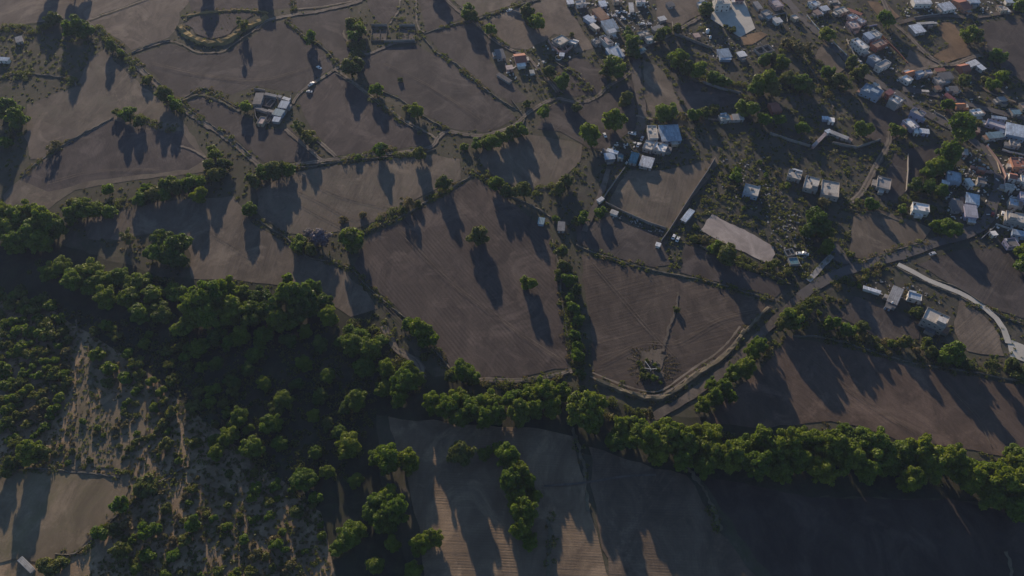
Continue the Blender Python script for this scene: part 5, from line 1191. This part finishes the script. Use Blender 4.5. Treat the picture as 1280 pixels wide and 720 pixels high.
A_ = area(slope, 1900, (.25,1.3), 1.2)+area([(150,400),(480,400),(540,480),(470,520),(440,600),(330,600),(250,500)], 900, (.6,2.2), 1.2)
o = cover('undergrowth', A_, .34, 'l_olive', 'stuff'); tag(o, 'small scrub and undergrowth over the lower left slope', 'undergrowth')
B_ = area(slope, 1800, (.3,.9), 1.3)
vill = [(640,0),(960,0),(1280,0),(1280,300),(1120,310),(1000,360),(830,335),(720,300),(760,180),(650,110)]
B_ += area(vill, 900, (.3,1.1), .8)
B_ += area([(0,0),(1280,0),(1280,600),(1100,560),(960,530),(800,500),(560,470),(440,380),(240,350),(0,262)], 2000, (.25,1.0), .7)
for k in range(46):
    a = k/46*6.283+r0.uniform(-.1,.1)
    for q in np.arange(7, 7+r0.uniform(2, 9), 1.1): B_ += tufts((G(814,457).x+q*math.cos(a), G(814,457).y+q*math.sin(a)), 7, .5, .35)
o = cover('dry_scrub', B_, .30, 'l_dry', 'stuff'); tag(o, 'dry tufts on the slope and the village plots', 'dry scrub')
C_ = area(vill, 2200, (.4,1.9), 1.1)+area([(880,205),(990,200),(1000,290),(1060,330),(990,350),(850,300)], 230, (.4,1.5), 1)+area([(0,40),(130,40),(120,72),(90,95),(0,95)], 160, (.5,1.8), 1)+area([(460,0),(520,0),(530,55),(430,60)], 80, (.5,1.8), 1)
allp = [(0,0),(1280,0),(1280,600),(1100,560),(960,530),(800,500),(560,470),(440,380),(240,350),(0,262)]
C_ += area(allp, 2600, (.25,1.2), .9)
o = cover('weeds', C_, .34, 'l_olive', 'stuff'); tag(o, 'green weeds in the village plots and waste ground', 'weeds')
# rubble in yards
mb = MB()
for poly, n in (([(955,265),(1010,270),(1015,340),(980,345)], 90), ([(740,5),(830,25),(820,60),(770,40)], 90), ([(895,200),(960,195),(985,262),(905,262)], 60), ([(1070,345),(1140,355),(1180,380),(1150,385),(1100,370)], 50),([(750,255),(830,285),(830,305),(770,280)], 40),([(1180,180),(1240,190),(1240,250),(1200,245)],40),([(1100,90),(1280,120),(1280,200),(1160,160)],80),([(860,40),(960,55),(960,75),(890,75)],60),([(1060,30),(1130,60),(1120,100),(1070,60)],40)):
    g = 0
    while g < n:
        xs = [p[0] for p in poly]; ys = [p[1] for p in poly]; x, y = rng.uniform(min(xs), max(xs)), rng.uniform(min(ys), max(ys))
        if not inpoly(x, y, poly) or any(inpoly(x, y, f) for f in BARE): continue
        g += 1; p = G(x, y); a, b, c = rng.uniform(.15, .9), rng.uniform(.15, .5), rng.uniform(.15, .6); th = rng.uniform(0, 3.14); ct, sn = math.cos(th), math.sin(th)
        vs = [(p.x+(sx*a*ct-sy*b*sn), p.y+(sx*a*sn+sy*b*ct), z) for z in (-.05, c) for sx, sy in ((-1,-1),(1,-1),(1,1),(-1,1))]
        mb.add(vs, [(0,3,2,1),(4,5,6,7),(0,1,5,4),(1,2,6,5),(2,3,7,6),(3,0,4,7)])
m2 = MB(); g = 0
VP = [[(720,0),(830,0),(830,60),(760,75),(735,50)],[(860,0),(890,0),(890,60),(960,55),(960,0),(1050,0),(1130,60),(1110,100),(1050,70),(1000,30),(960,78),(890,78)],[(1100,90),(1280,110),(1280,190),(1230,190),(1170,150)],[(1180,185),(1235,195),(1235,270),(1180,275)],[(1250,195),(1280,195),(1280,310),(1235,300)],[(1130,0),(1280,0),(1280,16),(1130,26)],[(750,160),(840,170),(830,215),(750,205)],[(640,60),(725,40),(720,80),(620,105)]]
while g < 520:
    poly = rng.choice(VP); xs = [p[0] for p in poly]; ys = [p[1] for p in poly]; x, y = rng.uniform(min(xs), max(xs)), rng.uniform(min(ys), max(ys))
    if not inpoly(x, y, poly) or any(inpoly(x, y, f) for f in BARE): continue
    g += 1; p = G(x, y); a, b, c = rng.uniform(.2, 1.3), rng.uniform(.15, .6), rng.uniform(.15, .9); th = rng.uniform(0, 3.14); ct, sn = math.cos(th), math.sin(th)
    vs = [(p.x+(sx*a*ct-sy*b*sn), p.y+(sx*a*sn+sy*b*ct), z) for z in (-.05, c) for sx, sy in ((-1,-1),(1,-1),(1,1),(-1,1))]
    m2.add(vs, [(0,3,2,1),(4,5,6,7),(0,1,5,4),(1,2,6,5),(2,3,7,6),(3,0,4,7)])
tag(m2.build('yard_clutter', M['w_white']), 'white boards, drums and junk scattered round the houses', 'clutter', kind='stuff')
tag(mb.build('rubble', M['w_grey']), 'pale rubble, boards and blocks strewn over the yards', 'rubble', kind='stuff')

# ------------------------------------------------------------------ haze
HAZE = 0.00005
if HAZE > 0:
    m = bpy.data.materials.new('haze'); m.use_nodes = True; n = m.node_tree; n.nodes.clear()
    out = n.nodes.new('ShaderNodeOutputMaterial'); pv = n.nodes.new('ShaderNodeVolumePrincipled')
    pv.inputs['Color'].default_value = (0.5, 0.62, 1.0, 1); pv.inputs['Density'].default_value = HAZE; pv.inputs['Anisotropy'].default_value = 0.2
    n.links.new(pv.outputs[0], out.inputs['Volume'])
    mb = MB(); mb.box(-S-5, S+5, -S-5, S+5, -1.2, 372); tag(mb.build('haze', m), kind='stuff')
